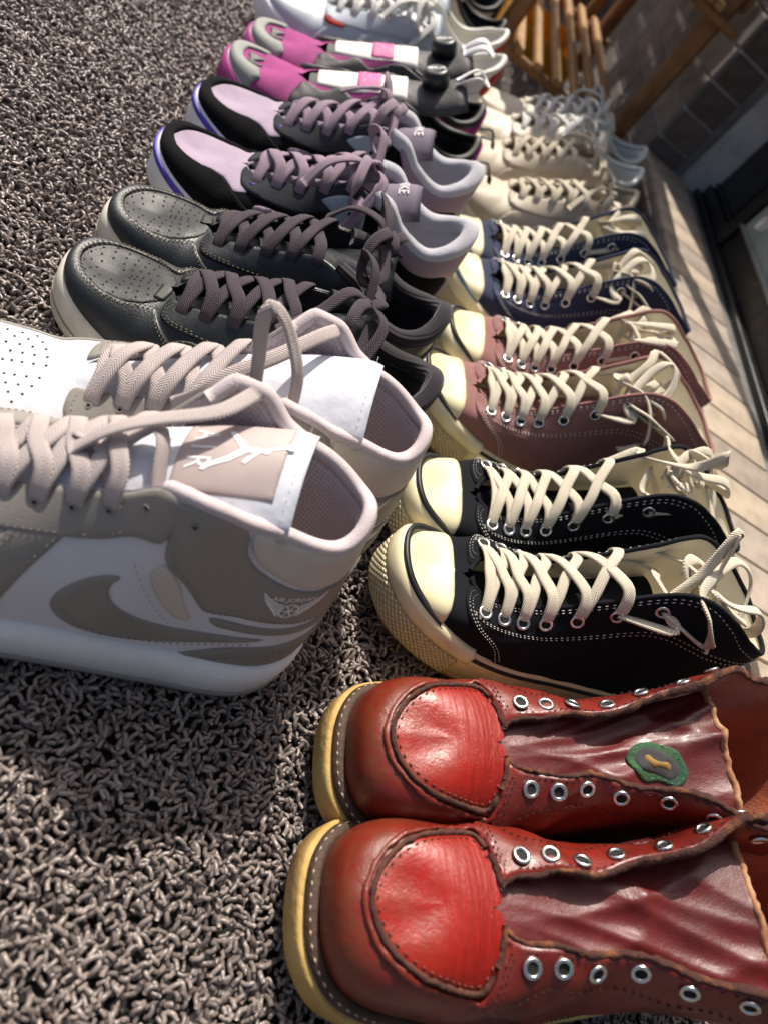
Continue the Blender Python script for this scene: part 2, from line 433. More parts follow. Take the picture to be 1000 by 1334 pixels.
        if lump: 
            r = np.random.default_rng(seed); ph = r.random((6, 4))
            o = o + np.where(isb, 0, lump*sum(np.sin(v2[:, 0]*(90+160*p[0])*(1 if p[2] > .5 else -1)+v2[:, 1]*(90+160*p[1])+p[3]*6.28) for p in ph)/3)
        f = surf or S.pt
        P = f(qt[:, 0], qt[:, 1], o)
        faces = [tuple(x) for x in F]; a = v2[F]
        ar = (a[:, 1, 0]-a[:, 0, 0])*(a[:, 2, 1]-a[:, 0, 1])-(a[:, 2, 0]-a[:, 0, 0])*(a[:, 1, 1]-a[:, 0, 1])
        faces = [x if s > 0 else x[::-1] for x, s in zip(faces, ar)]
        cnt = {}
        for x in faces:
            for i in range(3): cnt[(x[i], x[(i+1) % 3])] = 1
        bed = [e for e in cnt if (e[1], e[0]) not in cnt and not (spine[e[0]] and spine[e[1]])]
        bi = sorted({i for e in bed for i in e}); mp = {b: len(P)+k for k, b in enumerate(bi)}
        Pb = f(qt[bi, 0], qt[bi, 1], np.full(len(bi), -0.0012)); P = np.concatenate([P, Pb])
        for a_, b_ in bed: faces.append((b_, a_, mp[a_], mp[b_]))
        uv = np.concatenate([v2, v2[bi]])
        ob = mesh_obj(name, P, S.fl(faces), m, parent or S.e, smooth, uv)
        if spine.any():
            import bmesh
            bm = bmesh.new(); bm.from_mesh(ob.data); bm.verts.ensure_lookup_table()
            bmesh.ops.remove_doubles(bm, verts=[bm.verts[i] for i in np.nonzero(spine)[0]], dist=.0007); bm.to_mesh(ob.data); bm.free()
        return ob
    def arc_cut(S, x0, bow, w=.045, n=12):
        """(q,t) points of a cut across the toe at local x0, bulging heelwards by bow in the middle"""
        out = []
        for sg in (-1, 1):
            pts = []
            for t in np.linspace(0, 1, n):
                a = np.linspace(0, .4, 400); P = S.raw(sg*np.maximum(a, 1e-4), t+0*a)
                g = P[:, 0]-(x0+bow*(1-(np.abs(P[:, 1])/w)**2)); k = np.nonzero(g >= 0)[0]; pts.append((sg*a[k[0] if len(k) else -1], t))
            out += pts if sg < 0 else pts[::-1]
        return out
    def both(S, name, poly, m, **k):
        a = S.panel(name, poly, m, **k); b = S.panel(name, [(-q, t) for q, t in poly][::-1], m, **k); return a, b
    def stitch(S, lines, m, off=0.0016, ln=0.0026, gap=0.0014, w=0.0006, name='stitching', parent=None, surf=None, sx=None, sy=0.09, curve=True):
        mb = MB()
        f = surf or S.pt
        for line in lines:
            l = np.array(line, float)*[sx or S.arc, sy]; l = cr(l, step=(ln+gap)/2) if curve else l
            n = len(l)//2; a = l[0:2*n:2]; b = l[1:2*n:2]
            if n < 1: continue
            A = f(a[:, 0]/(sx or S.arc), a[:, 1]/sy, np.full(n, off)); B = f(b[:, 0]/(sx or S.arc), b[:, 1]/sy, np.full(n, off))
            N0 = S.nm(a[:, 0]/(sx or S.arc), a[:, 1]/sy) if surf is None else np.tile([0, 0, 1.0], (n, 1))
            D = B-A; B = A+D*1.15; Sd = np.cross(D, N0); Sd /= np.linalg.norm(Sd, axis=1)[:, None]+1e-12
            for k in range(n):
                s_ = Sd[k]*w/2; u = N0[k]*w*0.9; mid = (A[k]+B[k])/2
                mb.add([A[k]-u*.6, mid-s_, mid+u*.45, mid+s_, B[k]-u*.6, mid-u], [(0, 1, 2), (0, 2, 3), (1, 4, 2), (2, 4, 3), (0, 3, 5), (0, 5, 1), (5, 4, 1), (3, 4, 5)])
        ob = mb.build(name, m, parent or S.e, smooth=False); ob['kind'] = 'stuff'; return ob
    def rim(S, r_w, r_h, m, s0=None, name='collar', t=1.0, off=0.0, n=120):
        s0 = s0 or S.throat; q = np.linspace(s0, 2-s0, n); P = S.pt(q, t+0*q, off+0*q); N0 = S.nm(q, 0.98*t+0*q)
        v, f, uv = sweep(P, r_w, r_h, N0, resample=False, ring=8)
        return mesh_obj(name, v, f, m, S.e, True, uv)
    def bead(S, pts, w, th, m, off=0.0, name='piping', step=0.003, jit=0.0, parent=None, taper=None):
        l = cr(np.array(pts, float)*[S.arc, 0.09], step=step)/[S.arc, 0.09]; P = S.pt(l[:, 0], l[:, 1], off+0*l[:, 0]); N0 = S.nm(l[:, 0], np.clip(l[:, 1], 0, .97))
        if jit: P = P+RNG.normal(0, jit, P.shape)
        W = w*(1+ (RNG.normal(0, .18, len(P)) if jit else 0*P[:, 0])); H = th*(1+(RNG.normal(0, .18, len(P)) if jit else 0*P[:, 0]))
        v, f, uv = sweep(P, W, H, N0, resample=False, ring=8, taper=taper)
        return mesh_obj(name, v, f, m, parent or S.e, True, uv)
    def eyelets(S, pos, r, m, off=0.0015, tube=0.0011, name='eyelet', hole=True):
        key = (r, tube, m.name, hole)
        me = EYE.get(key)
        if me is None:
            V = []; F = []; a = 14; b = 6
            for i in range(a):
                for k in range(b):
                    A = 2*math.pi*i/a; Bk = 2*math.pi*k/b; V.append(((r+tube*math.cos(Bk))*math.cos(A), (r+tube*math.cos(Bk))*math.sin(A), tube*0.8*math.sin(Bk)))
            for i in range(a):
                for k in range(b): F.append((i*b+k, ((i+1) % a)*b+k, ((i+1) % a)*b+(k+1) % b, i*b+(k+1) % b))
            nF = len(F)
            if hole:
                c = len(V); V += [((r)*math.cos(2*math.pi*i/a), r*math.sin(2*math.pi*i/a), -tube*0.2) for i in range(a)]; F.append(tuple(c+i for i in range(a)))
            me = bpy.data.meshes.new('eyelet'); me.from_pydata(V, [], F); me.materials.append(m)
            me.materials.append(mat('hole_dark', '#0a0808', 0.8)); 
            for p in me.polygons: p.use_smooth = True
            if hole: me.polygons[nF].material_index = 1
            EYE[key] = me
        for q, t in pos:
            P = S.pt(np.array([q]), np.array([t]), np.array([off]))[0]; n = S.nm(np.array([q]), np.array([t]))[0]
            o = bpy.data.objects.new(name, me); COL.objects.link(o); o.parent = S.e
            o.matrix_local = Matrix.Translation(P) @ Vector(n).to_track_quat('Z', 'Y').to_matrix().to_4x4()
    def dots(S, pos, r, m, off=0.0002, name='perforations', surf=None):
        mb = MB(); f = surf or S.pt
        pos = np.array(pos)
        P = f(pos[:, 0], pos[:, 1], np.full(len(pos), off)); N0 = S.nm(pos[:, 0], pos[:, 1])
        for p, n in zip(P, N0):
            x = np.cross(n, [0.3, 1, 0.1]); x /= np.linalg.norm(x); y = np.cross(n, x)
            mb.add([p+r*(x*math.cos(a)+y*math.sin(a)) for a in np.linspace(0, 2*math.pi, 8)[:-1]], [tuple(range(7))])
        ob = mb.build(name, m, S.e, smooth=False); ob['kind'] = 'stuff'; return ob
    def tongue(S, ctrl, th, m, name='tongue', na=30, nb=14, crumple=0.0, seed=1):
        """ctrl rows: x, z, half width, drop at the sides"""
        c = cr(ctrl, n=na); cc = np.linspace(0, 1, na); r = np.random.default_rng(seed); ph = r.random((7, 4))
        yc = 0.0
        def tg(a, b, off=0.0):
            a = np.asarray(a, float); b = np.asarray(b, float)
            x, z, hw, dr = [np.interp(a, cc, c[:, k]) for k in range(4)]
            dx = np.interp(np.clip(a+.02, 0, 1), cc, c[:, 0])-np.interp(np.clip(a-.02, 0, 1), cc, c[:, 0])
            dz = np.interp(np.clip(a+.02, 0, 1), cc, c[:, 1])-np.interp(np.clip(a-.02, 0, 1), cc, c[:, 1])
            ln = np.sqrt(dx*dx+dz*dz)+1e-9; nx, nz = -dz/ln, dx/ln
            o = -dr*np.abs(b)**2+off
            if crumple: o = o+crumple*np.clip((a-.12)*2.2, 0, 1)*sum(((1-np.abs(np.sin(a*(2.5+4.5*p[0])*(1 if p[2] > .5 else -1)+b*(.8+2.4*p[1])+p[3]*6.28+.5*np.sin(3*b+5*a*p[0]))))**2.2*1.6-.5) for p in ph[:5])/2.2
            return S.tilt(np.stack([x+nx*o, (yc+b*hw)*S.m, z+nz*o], -1))
        A, Bb = np.meshgrid(np.linspace(0, 1, na), np.linspace(-1, 1, nb), indexing='ij')
        ed = th/2*np.sqrt(np.clip(1-np.abs(Bb)**6, 0.0, 1))*np.sqrt(np.clip(1-np.clip((A-0.9)/0.1, 0, 1)**2, 0.02, 1))
        V = np.concatenate([tg(A, Bb, ed).reshape(-1, 3), tg(A, Bb, -ed).reshape(-1, 3)]); F = []; o = na*nb
        for i in range(na-1):
            for k in range(nb-1):
                q = (i*nb+k, i*nb+k+1, (i+1)*nb+k+1, (i+1)*nb+k); F.append(q[::-1]); F.append(tuple(o+x for x in q))
        for i in range(na-1):
            for k in (0, nb-1): F.append((i*nb+k, (i+1)*nb+k, o+(i+1)*nb+k, o+i*nb+k))
        for k in range(nb-1): F.append(((na-1)*nb+k, (na-1)*nb+k+1, o+(na-1)*nb+k+1, o+(na-1)*nb+k))
        uv = np.stack([A*0.1, Bb*0.03], -1).reshape(-1, 2)
        S.tg = tg; S.tth = th/2
        S.tob = mesh_obj(name, V, S.fl(F), m, S.e, True, np.concatenate([uv, uv]), weld=1e-6)
        return S.tob
    def lacing(S, rows, w, th, m, style='cross', lift=0.004, first_bar=True, mb=None, skip_last=0):
        """rows: (s,t) of the eyelet pairs from toe to ankle"""
        mb = mb or MB(); edge = 0.998
        def path(q0, t0, q1, t1, up, into=True):
            c = lambda q, t, o: S.pt(np.array([q]), np.array([t]), np.array([o]))[0]
            n = lambda q, t: S.nm(np.array([q]), np.array([t]))[0]
            A = c(q0, t0, -0.001); A2 = c(q0, t0+(edge-t0)*.45, 0.0022+th/2); D = c(q1, t1, -0.001); D2 = c(q1, t1+(edge-t1)*.45, 0.0022+th/2)
            eA = c(q0, edge, 0.002+th/2); eD = c(q1, edge, 0.002+th/2); M = (eA+eD)/2+np.array([-0.002+RNG.normal(0, .0016), 0, lift*(.6+.8*RNG.random())+up])
            nM = n(q0, .9)+n(q1, .9)+np.array([-.2, 0, 1.0]); nM /= np.linalg.norm(nM)
            P = [A, A2, (eA*2+M)/3+np.array([0, 0, lift*.5+up*.6]), M, (eD*2+M)/3+np.array([0, 0, lift*.5+up*.6]), D2, D]
            Nn = [n(q0, t0), n(q0, t0), n(q0, t0)*.5+nM, nM, n(q1, t1)*.5+nM, n(q1, t1), n(q1, t1)]
            mb.add(*sweep(P, w*(0.94+0.12*RNG.random()), th, Nn, step=0.0035))
        if first_bar: path(rows[0][0], rows[0][1], -rows[0][0], rows[0][1], 0)
        for i in range(len(rows)-1-skip_last):
            (a, ta), (b, tb) = rows[i], rows[i+1]
            if style == 'cross':
                path(a, ta, -b, tb, 0.0); path(-a, ta, b, tb, th*1.05)
            else: path(b, tb, -b, tb, 0.0)
        return mb
    def loop(S, mb, pts, w, th, normals=None, step=0.004):
        pts = np.array(pts, float)*[1, S.m, 1]; pts = S.tilt(pts)
        if normals is None:
            T = np.gradient(pts, axis=0); up = np.cross(T, np.cross([0.2, 0.3*S.m, 1.0], T)); normals = up/(np.linalg.norm(up, axis=1)[:, None]+1e-9)
        mb.add(*sweep(pts, w, th, normals, step=step)); return mb
EYE = {}

def text_poly(s, size=1.0, res=2):
    """outline faces of a text as flat vertices/faces (default font)"""
    cu = bpy.data.curves.new('t', 'FONT'); cu.body = s; cu.size = size; cu.resolution_u = res; cu.align_x = 'CENTER'; cu.align_y = 'CENTER'
    o = bpy.data.objects.new('t', cu); COL.objects.link(o); dg = bpy.context.evaluated_depsgraph_get()
    me = o.evaluated_get(dg).to_mesh(); v = np.array([tuple(x.co)[:2] for x in me.vertices]); f = [tuple(p.vertices) for p in me.polygons]
    o.evaluated_get(dg).to_mesh_clear(); bpy.data.objects.remove(o); bpy.data.curves.remove(cu); return v, f
# ------------------------------------------------------------------ ground, mat, step, wall, door
SX, SZ = 0.5385, 0.085           # front edge of the door step
def plane(name, x0, x1, y0, y1, z, m):
    return mesh_obj(name, [(x0, y0, z), (x1, y0, z), (x1, y1, z), (x0, y1, z)], [(0, 1, 2, 3)], m, smooth=False)
M_GROUND = mat('pavement_grey', '#6d6964', 0.9, '#55524e', 1.0, bump=0.002, bscale=120)
tag(plane('ground', -60, 60, -60, 60, -0.016, M_GROUND), None, None, kind='structure')
M_MATBASE = mat('mat_backing', '#1d1a18', 0.9)
tag(plane('mat_backing', -1.1, SX-0.004, -0.6, 3.2, -0.011, M_MATBASE), None, None, kind='structure')

A5 = np.array([1, .6, 1, .6, 1.4])
def strand_mesh(k):
    r = np.random.default_rng(50+k); L = 0.0038+0.0012*r.random()
    b = r.normal(0, 0.0005, 5)*A5; zz = [-0.0030*r.random()-.0002, -0.0004, 0.0, -0.0004-0.0004*r.random(), -0.0026*r.random()-0.0002]
    pts = [(-L, b[0], zz[0]), (-L*.7, b[1], zz[1]), (0, b[2], zz[2]), (L*.65, b[3], zz[3]), (L*1.0, b[4], zz[4])]
    v, f, uv = sweep(pts, 0.0035, 0.0035, step=0.0019, ring=8, power=1.0)
    me = bpy.data.meshes.new('strand'); me.from_pydata(v.tolist(), [], f); me.materials.append(M_STRAND)
    for p in me.polygons: p.use_smooth = len(p.vertices) == 4
    return me
M_STRAND = bpy.data.materials.new('vinyl_strand'); M_STRAND.use_nodes = True
nt = M_STRAND.node_tree; p = nt.nodes['Principled BSDF']; oi = nt.nodes.new('ShaderNodeObjectInfo'); rp = nt.nodes.new('ShaderNodeValToRGB')
nt.links.new(oi.outputs['Random'], rp.inputs[0]); nt.links.new(rp.outputs[0], p.inputs['Base Color'])
rp.color_ramp.elements[0].color = lin('#665c58')+(1,); rp.color_ramp.elements[1].color = lin('#8f827c')+(1,)
p.inputs['Roughness'].default_value = 0.33; p.inputs['Specular IOR Level'].default_value = 0.6
sc = bpy.data.collections.new('strands')
for k in range(7):
    sc.objects.link(bpy.data.objects.new('strand', strand_mesh(k)))
def strands(name, x0, x1, y0, y1, dmin, dens, seed, k=1.0, z=-0.0012):
    o = plane(name, x0, x1, y0, y1, z, M_STRAND)
    g = bpy.data.node_groups.new(name, 'GeometryNodeTree')
    g.interface.new_socket(name='Geometry', in_out='INPUT', socket_type='NodeSocketGeometry')
    g.interface.new_socket(name='Geometry', in_out='OUTPUT', socket_type='NodeSocketGeometry')
    n = g.nodes; l = g.links; gi = n.new('NodeGroupInput'); go = n.new('NodeGroupOutput')
    d = n.new('GeometryNodeDistributePointsOnFaces'); d.distribute_method = 'POISSON'
    d.inputs['Distance Min'].default_value = dmin; d.inputs['Density Max'].default_value = dens; d.inputs['Seed'].default_value = seed
    ci = n.new('GeometryNodeCollectionInfo'); ci.inputs['Collection'].default_value = sc; ci.inputs['Separate Children'].default_value = True; ci.inputs['Reset Children'].default_value = True
    io = n.new('GeometryNodeInstanceOnPoints'); io.inputs['Pick Instance'].default_value = True
    rv = n.new('FunctionNodeRandomValue'); rv.data_type = 'FLOAT_VECTOR'; rv.inputs['Min'].default_value = (-0.5, -1.05, 0); rv.inputs['Max'].default_value = (0.5, 1.05, 6.283)
    rs = n.new('FunctionNodeRandomValue'); rs.data_type = 'FLOAT'; rs.inputs[2].default_value = 0.8*k; rs.inputs[3].default_value = 1.15*k; rs.inputs['Seed'].default_value = 5
    sp = n.new('GeometryNodeSetPosition'); rz = n.new('FunctionNodeRandomValue'); rz.data_type = 'FLOAT_VECTOR'
    rz.inputs['Min'].default_value = (-.001, -.001, -0.0036); rz.inputs['Max'].default_value = (.001, .001, 0.0014); rz.inputs['Seed'].default_value = 9
    l.new(gi.outputs[0], d.inputs[0]); l.new(d.outputs[0], sp.inputs[0]); l.new(rz.outputs[0], sp.inputs['Offset']); l.new(sp.outputs[0], io.inputs[0])
    l.new(ci.outputs[0], io.inputs['Instance']); l.new(rv.outputs[0], io.inputs['Rotation']); l.new(rs.outputs[1], io.inputs['Scale']); l.new(io.outputs[0], go.inputs[0])
    md = o.modifiers.new('strands', 'NODES'); md.node_group = g
    return o
tag(strands('floor_mat', -0.52, SX-0.008, -0.14, 1.75, 0.0028, 210000, 3, 0.70), 'grey brown vinyl loop mat of short curly strands under all the shoes', 'mat', kind='stuff')
tag(strands('outer_mat', -1.0, SX-0.012, -0.5, 2.6, 0.0062, 60000, 4, 1.0, -0.0060), 'grey brown vinyl loop mat carrying on past the rows of shoes', 'mat', kind='stuff')

# --- step
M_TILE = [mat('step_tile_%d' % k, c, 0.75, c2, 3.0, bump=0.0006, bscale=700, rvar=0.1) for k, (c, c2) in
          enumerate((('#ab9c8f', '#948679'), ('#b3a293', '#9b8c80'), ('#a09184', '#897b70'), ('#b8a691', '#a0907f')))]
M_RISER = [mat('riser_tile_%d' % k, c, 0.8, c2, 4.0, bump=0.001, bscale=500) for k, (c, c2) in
           enumerate((('#6b5d56', '#554943'), ('#746660', '#5c504a'), ('#655852', '#504540'), ('#7a6c64', '#62564f')))]  # darker than the tread: shade of the grazed face put into the colour
M_GROUT = mat('grout_pale', '#cfcdc8', 0.9, '#b5b2ac', 2.0, bump=0.0006)
M_WALLT = [mat('wall_tile_%d' % k, c, 0.7, c2, 2.5, bump=0.0008, bscale=500, rvar=0.1) for k, (c, c2) in
           enumerate((('#7b7470', '#6a6460'), ('#857c77', '#716a66'), ('#726b68', '#625c59'), ('#8a817b', '#777069')))]
G_ = 0.0024; TD = 0.1045; TP = 0.0590; WY = 1.413
st = mesh_obj('step', *box((SX+0.003, -1.2, -0.016), (SX+TD+0.002, WY, SZ-0.003)), M_GROUT, smooth=False); tag(st, None, None, kind='structure')
tile_meshes = {}
def tile(kind, parent, loc, size, mats, k, rotname='tile'):
    key = (kind, k)
    me = tile_meshes.get(key)
    if me is None:
        v, f = box((-size[0]/2, -size[1]/2, -size[2]/2), (size[0]/2, size[1]/2, size[2]/2), 0.0012)
        me = bpy.data.meshes.new('tile'); me.from_pydata(v.tolist(), [], f); me.materials.append(mats[k]); tile_meshes[key] = me
    o = bpy.data.objects.new('tile', me); COL.objects.link(o); o.parent = parent; o.location = loc
    o.rotation_euler = (RNG.normal(0, .004), RNG.normal(0, .004), RNG.normal(0, .004)); return o
y = WY-TP/2; i = 0
while y > -0.35:
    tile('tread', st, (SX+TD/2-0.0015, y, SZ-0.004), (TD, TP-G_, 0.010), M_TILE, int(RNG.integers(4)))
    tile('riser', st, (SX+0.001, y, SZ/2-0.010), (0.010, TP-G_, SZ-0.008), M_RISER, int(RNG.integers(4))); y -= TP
M_MORTAR = mat('mortar_strip', '#77746f', 0.9, '#5d5b58', 3.0, bump=0.0015, bscale=200)
ms = mesh_obj('mortar_strip', *box((SX+TD+0.002, -1.2, -0.01), (SX+TD+0.030, 1.62, SZ-0.006), 0.002), M_MORTAR, smooth=False); tag(ms, None, None, kind='structure')

# --- tiled wall (pier beside the door)
wall = mesh_obj('tiled_wall', *box((SX+0.004, WY+0.004, -0.016), (SX+0.30, 4.6, 1.6)), M_GROUT, smooth=False)
tag(wall, 'grey tiled wall pier with pale grout lines next to the dark door', 'wall')
HP = 0.0545
zr = [-0.0145, 0.006, 0.0605, 0.115]+[0.115+HP*(k+1) for k in range(12)]
YP = 0.165
for r in range(len(zr)-1):
    z0, z1 = zr[r], zr[r+1]; zc = (z0+z1)/2
    for c in range(9):
        yc = WY+YP*(c+.5)+0.0005
        tile('wallx%d' % r, wall, (SX+0.003, yc, zc), (0.010, YP-0.0042, z1-z0-0.0042), M_WALLT, int(RNG.integers(4)))
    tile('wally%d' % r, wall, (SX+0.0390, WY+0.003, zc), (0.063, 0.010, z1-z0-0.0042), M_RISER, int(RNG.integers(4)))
# --- door
M_STEEL = mat('frame_steel', '#8b8d8c', 0.45, '#747675', 2.0, metal=0.6)
M_BLACK = mat('door_black', '#17181a', 0.35, '#1e1f21', 2.0, rvar=0.1)
M_GLASSD = mat('dark_glass', '#08090b', 0.08, spec=0.6)
M_DOORG = mat('door_grey_green', '#8f9a92', 0.4, '#87928b', 1.5)
door = empty('entrance_door', (0.62, 1.2, SZ)); tag(door, 'dark entrance door with black frame, glass pane and grey green metal panel', 'door')
def dpart(name, lo, hi, m, bev=0.0015, parent=door, sm=False):
    lo = np.array(lo)-[0.62, 1.2, SZ]; hi = np.array(hi)-[0.62, 1.2, SZ]
    return mesh_obj(name, *box(lo, hi, bev), m, parent, sm)
DX = 0.676
dpart('jamb', (SX+0.072, WY-0.002, SZ-0.004), (SX+0.090, WY+0.05, 1.4), M_STEEL)
dpart('sill', (DX-0.006, -1.2, 0.03), (DX+0.05, 1.60, SZ+0.006), M_BLACK)
dpart('stile', (DX, 1.212, SZ+0.0065), (DX+0.045, 1.245, 1.4), M_BLACK)
dpart('stile', (DX, 1.540, SZ+0.0065), (DX+0.045, 1.59, 1.4), M_BLACK)
dpart('rail', (DX+0.008, 1.2455, SZ+0.0065), (DX+0.042, 1.5395, SZ+0.024), M_BLACK)
dpart('pane', (DX+0.022, 1.244, SZ+0.018), (DX+0.028, 1.541, 1.4), M_GLASSD, 0)
for k in range(6): dpart('bead', (DX+0.016, 1.2455, SZ+0.03+0.13*k), (DX+0.0215, 1.5395, SZ+0.034+0.13*k), M_BLACK, 0.0008)
dpart('kick_plate', (DX+0.010, -1.2, SZ+0.0065), (DX+0.042, 1.2115, 0.1345), M_BLACK)
dp = dpart('door_panel', (DX+0.004, -1.2, 0.135), (DX+0.042, 1.205, 1.4), M_DOORG, 0.003)
dpart('frame', (DX-0.002, -1.2, 0.1352), (DX+0.0035, 1.206, 0.1415), M_STEEL, 0.001)
v, f, uv = sweep([(DX-0.006, 1.158, 0.170), (DX, 1.158, 0.170), (DX+0.0035, 1.158, 0.170)], 0.016, 0.026, normals=[(0, 0.0, 1)]*3, step=0.004, ring=16, power=1.0)
mesh_obj('badge', v-np.array([0.62, 1.2, SZ]), f, mat('badge_white', '#e6e6e0', 0.4), door, True)

# --- wooden rack
M_WOOD = mat('rack_wood', '#8f6238', 0.55, '#6e4626', 2.2, bump=0.0002, bscale=90, pattern='grain', pscale=30, pbump=0.0)
M_WOODL = mat('slat_wood', '#a67c49', 0.6, '#8b653a', 2.0, bump=0.0001, bscale=90)
rack = empty('wooden_rack', (0.327, 1.365, 0)); tag(rack, 'brown wooden slatted shoe rack with square posts by the tiled wall', 'rack')
def rpart(name, lo, hi, m, bev=0.003):
    lo = np.array(lo)-[0.30, 1.40, 0]; hi = np.array(hi)-[0.30, 1.40, 0]; return mesh_obj(name, *box(lo, hi, bev), m, rack, False)
for yy in (1.40, 1.93):
    for xx in (0.172, 0.430): rpart('post', (xx-0.015, yy-0.015, -0.008), (xx+0.015, yy+0.015, 0.93), M_WOOD, 0.007)
for zz in (0.085, 0.300, 0.515):
    for yy in (1.372, 1.947): rpart('rail', (0.145, yy-0.008, zz-0.014), (0.462, yy+0.008, zz), M_WOOD)
    ns = 6 if zz < .2 else 11  # extra slats added on the upper shelves to keep the lowest one shaded
    for k in range(ns):
        xx = 0.2035+0.0405*k*5/(ns-1)
        rpart('slat', (xx-0.0080, 1.352, zz+0.0006), (xx+0.0080, 1.965, zz+0.0125), M_WOODL, 0.002)
for k in range(2): rpart('shade_slat', (0.4475, 1.386, 0.315+0.075*k), (0.4565, 2.62, 0.352+0.075*k), M_WOOD, 0.002)  # slats added on the rack side to throw broken shade on the wall
for k in range(5): rpart('shade_slat', (0.4475, 1.66+0.10*k, 0.465+0.088*k), (0.4565, 2.62, 0.522+0.088*k), M_WOOD, 0.002)  # added too, stepped back with height so the tread stays sunlit
for yy in (2.16, 2.40, 2.60): rpart('shade_post', (0.4175, yy-0.018, -0.008), (0.4470, yy+0.018, 0.93), M_WOOD, 0.004)  # posts added with the slats to split their shade into patches
for yy in (1.72, 1.84): rpart('shade_batten', (0.4380, yy-0.014, 0.3135), (0.4470, yy+0.014, 0.93), M_WOOD, 0.002)  # battens added to break up the sun falling on the wall
# yellow tray on the rack and dark bench board behind
M_YEL = mat('tray_yellow', '#d99a1c', 0.4, '#c98a15', 2.0)
ty = empty('yellow_tray', (0.33, 1.66, 0.0)); tag(ty, 'yellow plastic tray standing under the slats of the wooden rack', 'tray')
for nm, lo, hi in (('base', (-.1, .03, -.008), (.08, .24, 0.0)), ('side', (-.1, .03, .0002), (-.094, .24, .05)), ('side', (.074, .03, .0002), (.08, .24, .05)), ('side', (-.0938, .03, .0002), (.0738, .036, .05)), ('side', (-.0938, .234, .0002), (.0738, .24, .05))):
    mesh_obj(nm, *box(lo, hi, 0.001), M_YEL, ty, False)
bn = empty('storage_bench', (0.3, 2.5, -0.01)); tag(bn, 'dark brown boarded bench behind the wooden rack', 'bench')
M_DARKW = mat('bench_wood', '#3a2d26', 0.6, '#2a201b', 2.0, bump=0.0006, bscale=60)
for k in range(5): mesh_obj('board', *box((-0.5, 0.0, 0.07*k), (0.19, 0.02, 0.07*k+0.066), 0.002), M_DARKW, bn, False)
mesh_obj('seat', *box((-0.52, -0.02, 0.352), (0.192, 0.40, 0.38), 0.004), M_DARKW, bn, False)
for xx in (-0.5, 0.13): mesh_obj('leg', *box((xx, 0.0205, 0), (xx+0.05, 0.38, 0.351), 0.003), M_DARKW, bn, False)
# ------------------------------------------------------------------ white / taupe mid-top sneakers
A = np.array
M_SILVER = mat('eyelet_nickel', '#d8d8d6', 0.25, metal=1.0)
M_STW = mat('thread_white', '#e8e4dc', 0.8); M_STG = mat('thread_grey', '#8b837c', 0.8); M_STD = mat('thread_dark', '#2c1712', 0.8)
M_HOLE = mat('hole_dark', '#0a0808', 0.8)
M_JW = mat('white_leather', '#d2d0d4', 0.42, '#cac8cc', 1.0, bump=0.00022, bscale=900, wrinkle=0.0012, wscale=35)
M_JT = mat('taupe_leather', '#8c867e', 0.5, '#827c74', 1.2, bump=0.00025, bscale=900)
M_JC = mat('cream_leather', '#c6beb2', 0.45, '#bdb5a8', 1.2, bump=0.0003, bscale=900)
M_JL = mat('lace_rose_beige', '#c8bbb7', 0.85, pattern='chevron', pscale=520, pbump=0.00022, pcol='#b3a5a2')
M_JM = mat('lining_mesh', '#cdbfc0', 0.9, pattern='mesh', pscale=420, pbump=0.0004, pcol='#b3a2a4')
M_JS = mat('midsole_white', '#e9eaec', 0.5, '#dcdcdc', 1.5)
M_JTG = mat('tongue_white', '#d6d8e0', 0.5, '#ced0da', 1.0, sheen=0.3, wrinkle=0.002, wscale=40)
M_JLAB = mat('label_rose', '#b9a8a4', 0.6, '#ae9d99', 2.0)
M_OUTS = mat('outsole_grey', '#8d8984', 0.7, bump=0.0004)
M_STR = mat('thread_rose', '#d3c6c2', 0.8); M_LOGO = mat('logo_white', '#f2eeee', 0.55)

SWOOSH = [(.555, .16), (.540, .25), (.545, .36), (.568, .45), (.612, .485), (.605, .42), (.613, .34), (.645, .27), (.70, .235), (.78, .25), (.86, .285), (.78, .17), (.70, .085), (.63, .055), (.585, .085)]
def jump_figure():
    polys = [[(-.02, .30), (-.22, .80), (-.15, .83), (.08, .32)], [(-.06, .34), (.10, .34), (.12, -.05), (-.08, -.05)],
             [(-.08, .04), (.04, -.1), (-.30, -.28), (-.56, -.44), (-.64, -.34)], [(-.55, -.44), (-.74, -.5), (-.76, -.38), (-.60, -.3)],
             [(.12, .04), (.0, -.1), (.30, -.36), (.56, -.74), (.68, -.66), (.42, -.24)], [(.56, -.74), (.74, -.84), (.78, -.74), (.66, -.64)], [(.1, .32), (.1, .2), (.42, -.02), (.5, .06)]]
    for cx, cy, r in ((.03, .44, .09), (-.22, .92, .12)): polys.append([(cx+r*math.cos(a), cy+r*math.sin(a)) for a in np.linspace(0, 6.283, 11)[:-1]])
    return polys
def flat_decal(name, polys, mapf, m, parent):
    mb = MB()
    for p in polys:
        p = cr(np.vstack([p, p[:1]]), n=len(p)*2) if False else np.array(p, float)
        pts = []
        for a, b in zip(p, np.roll(p, -1, 0)): pts += [a, (a+b)/2]
        mb.add(mapf(np.array(pts)), [tuple(range(len(pts)))])
    return mb.build(name, m, parent, smooth=False)
def text_decal(name, s, size, mapf, m, parent):
    v, f = text_poly(s, size); return mesh_obj(name, mapf(v), f, m, parent, False)

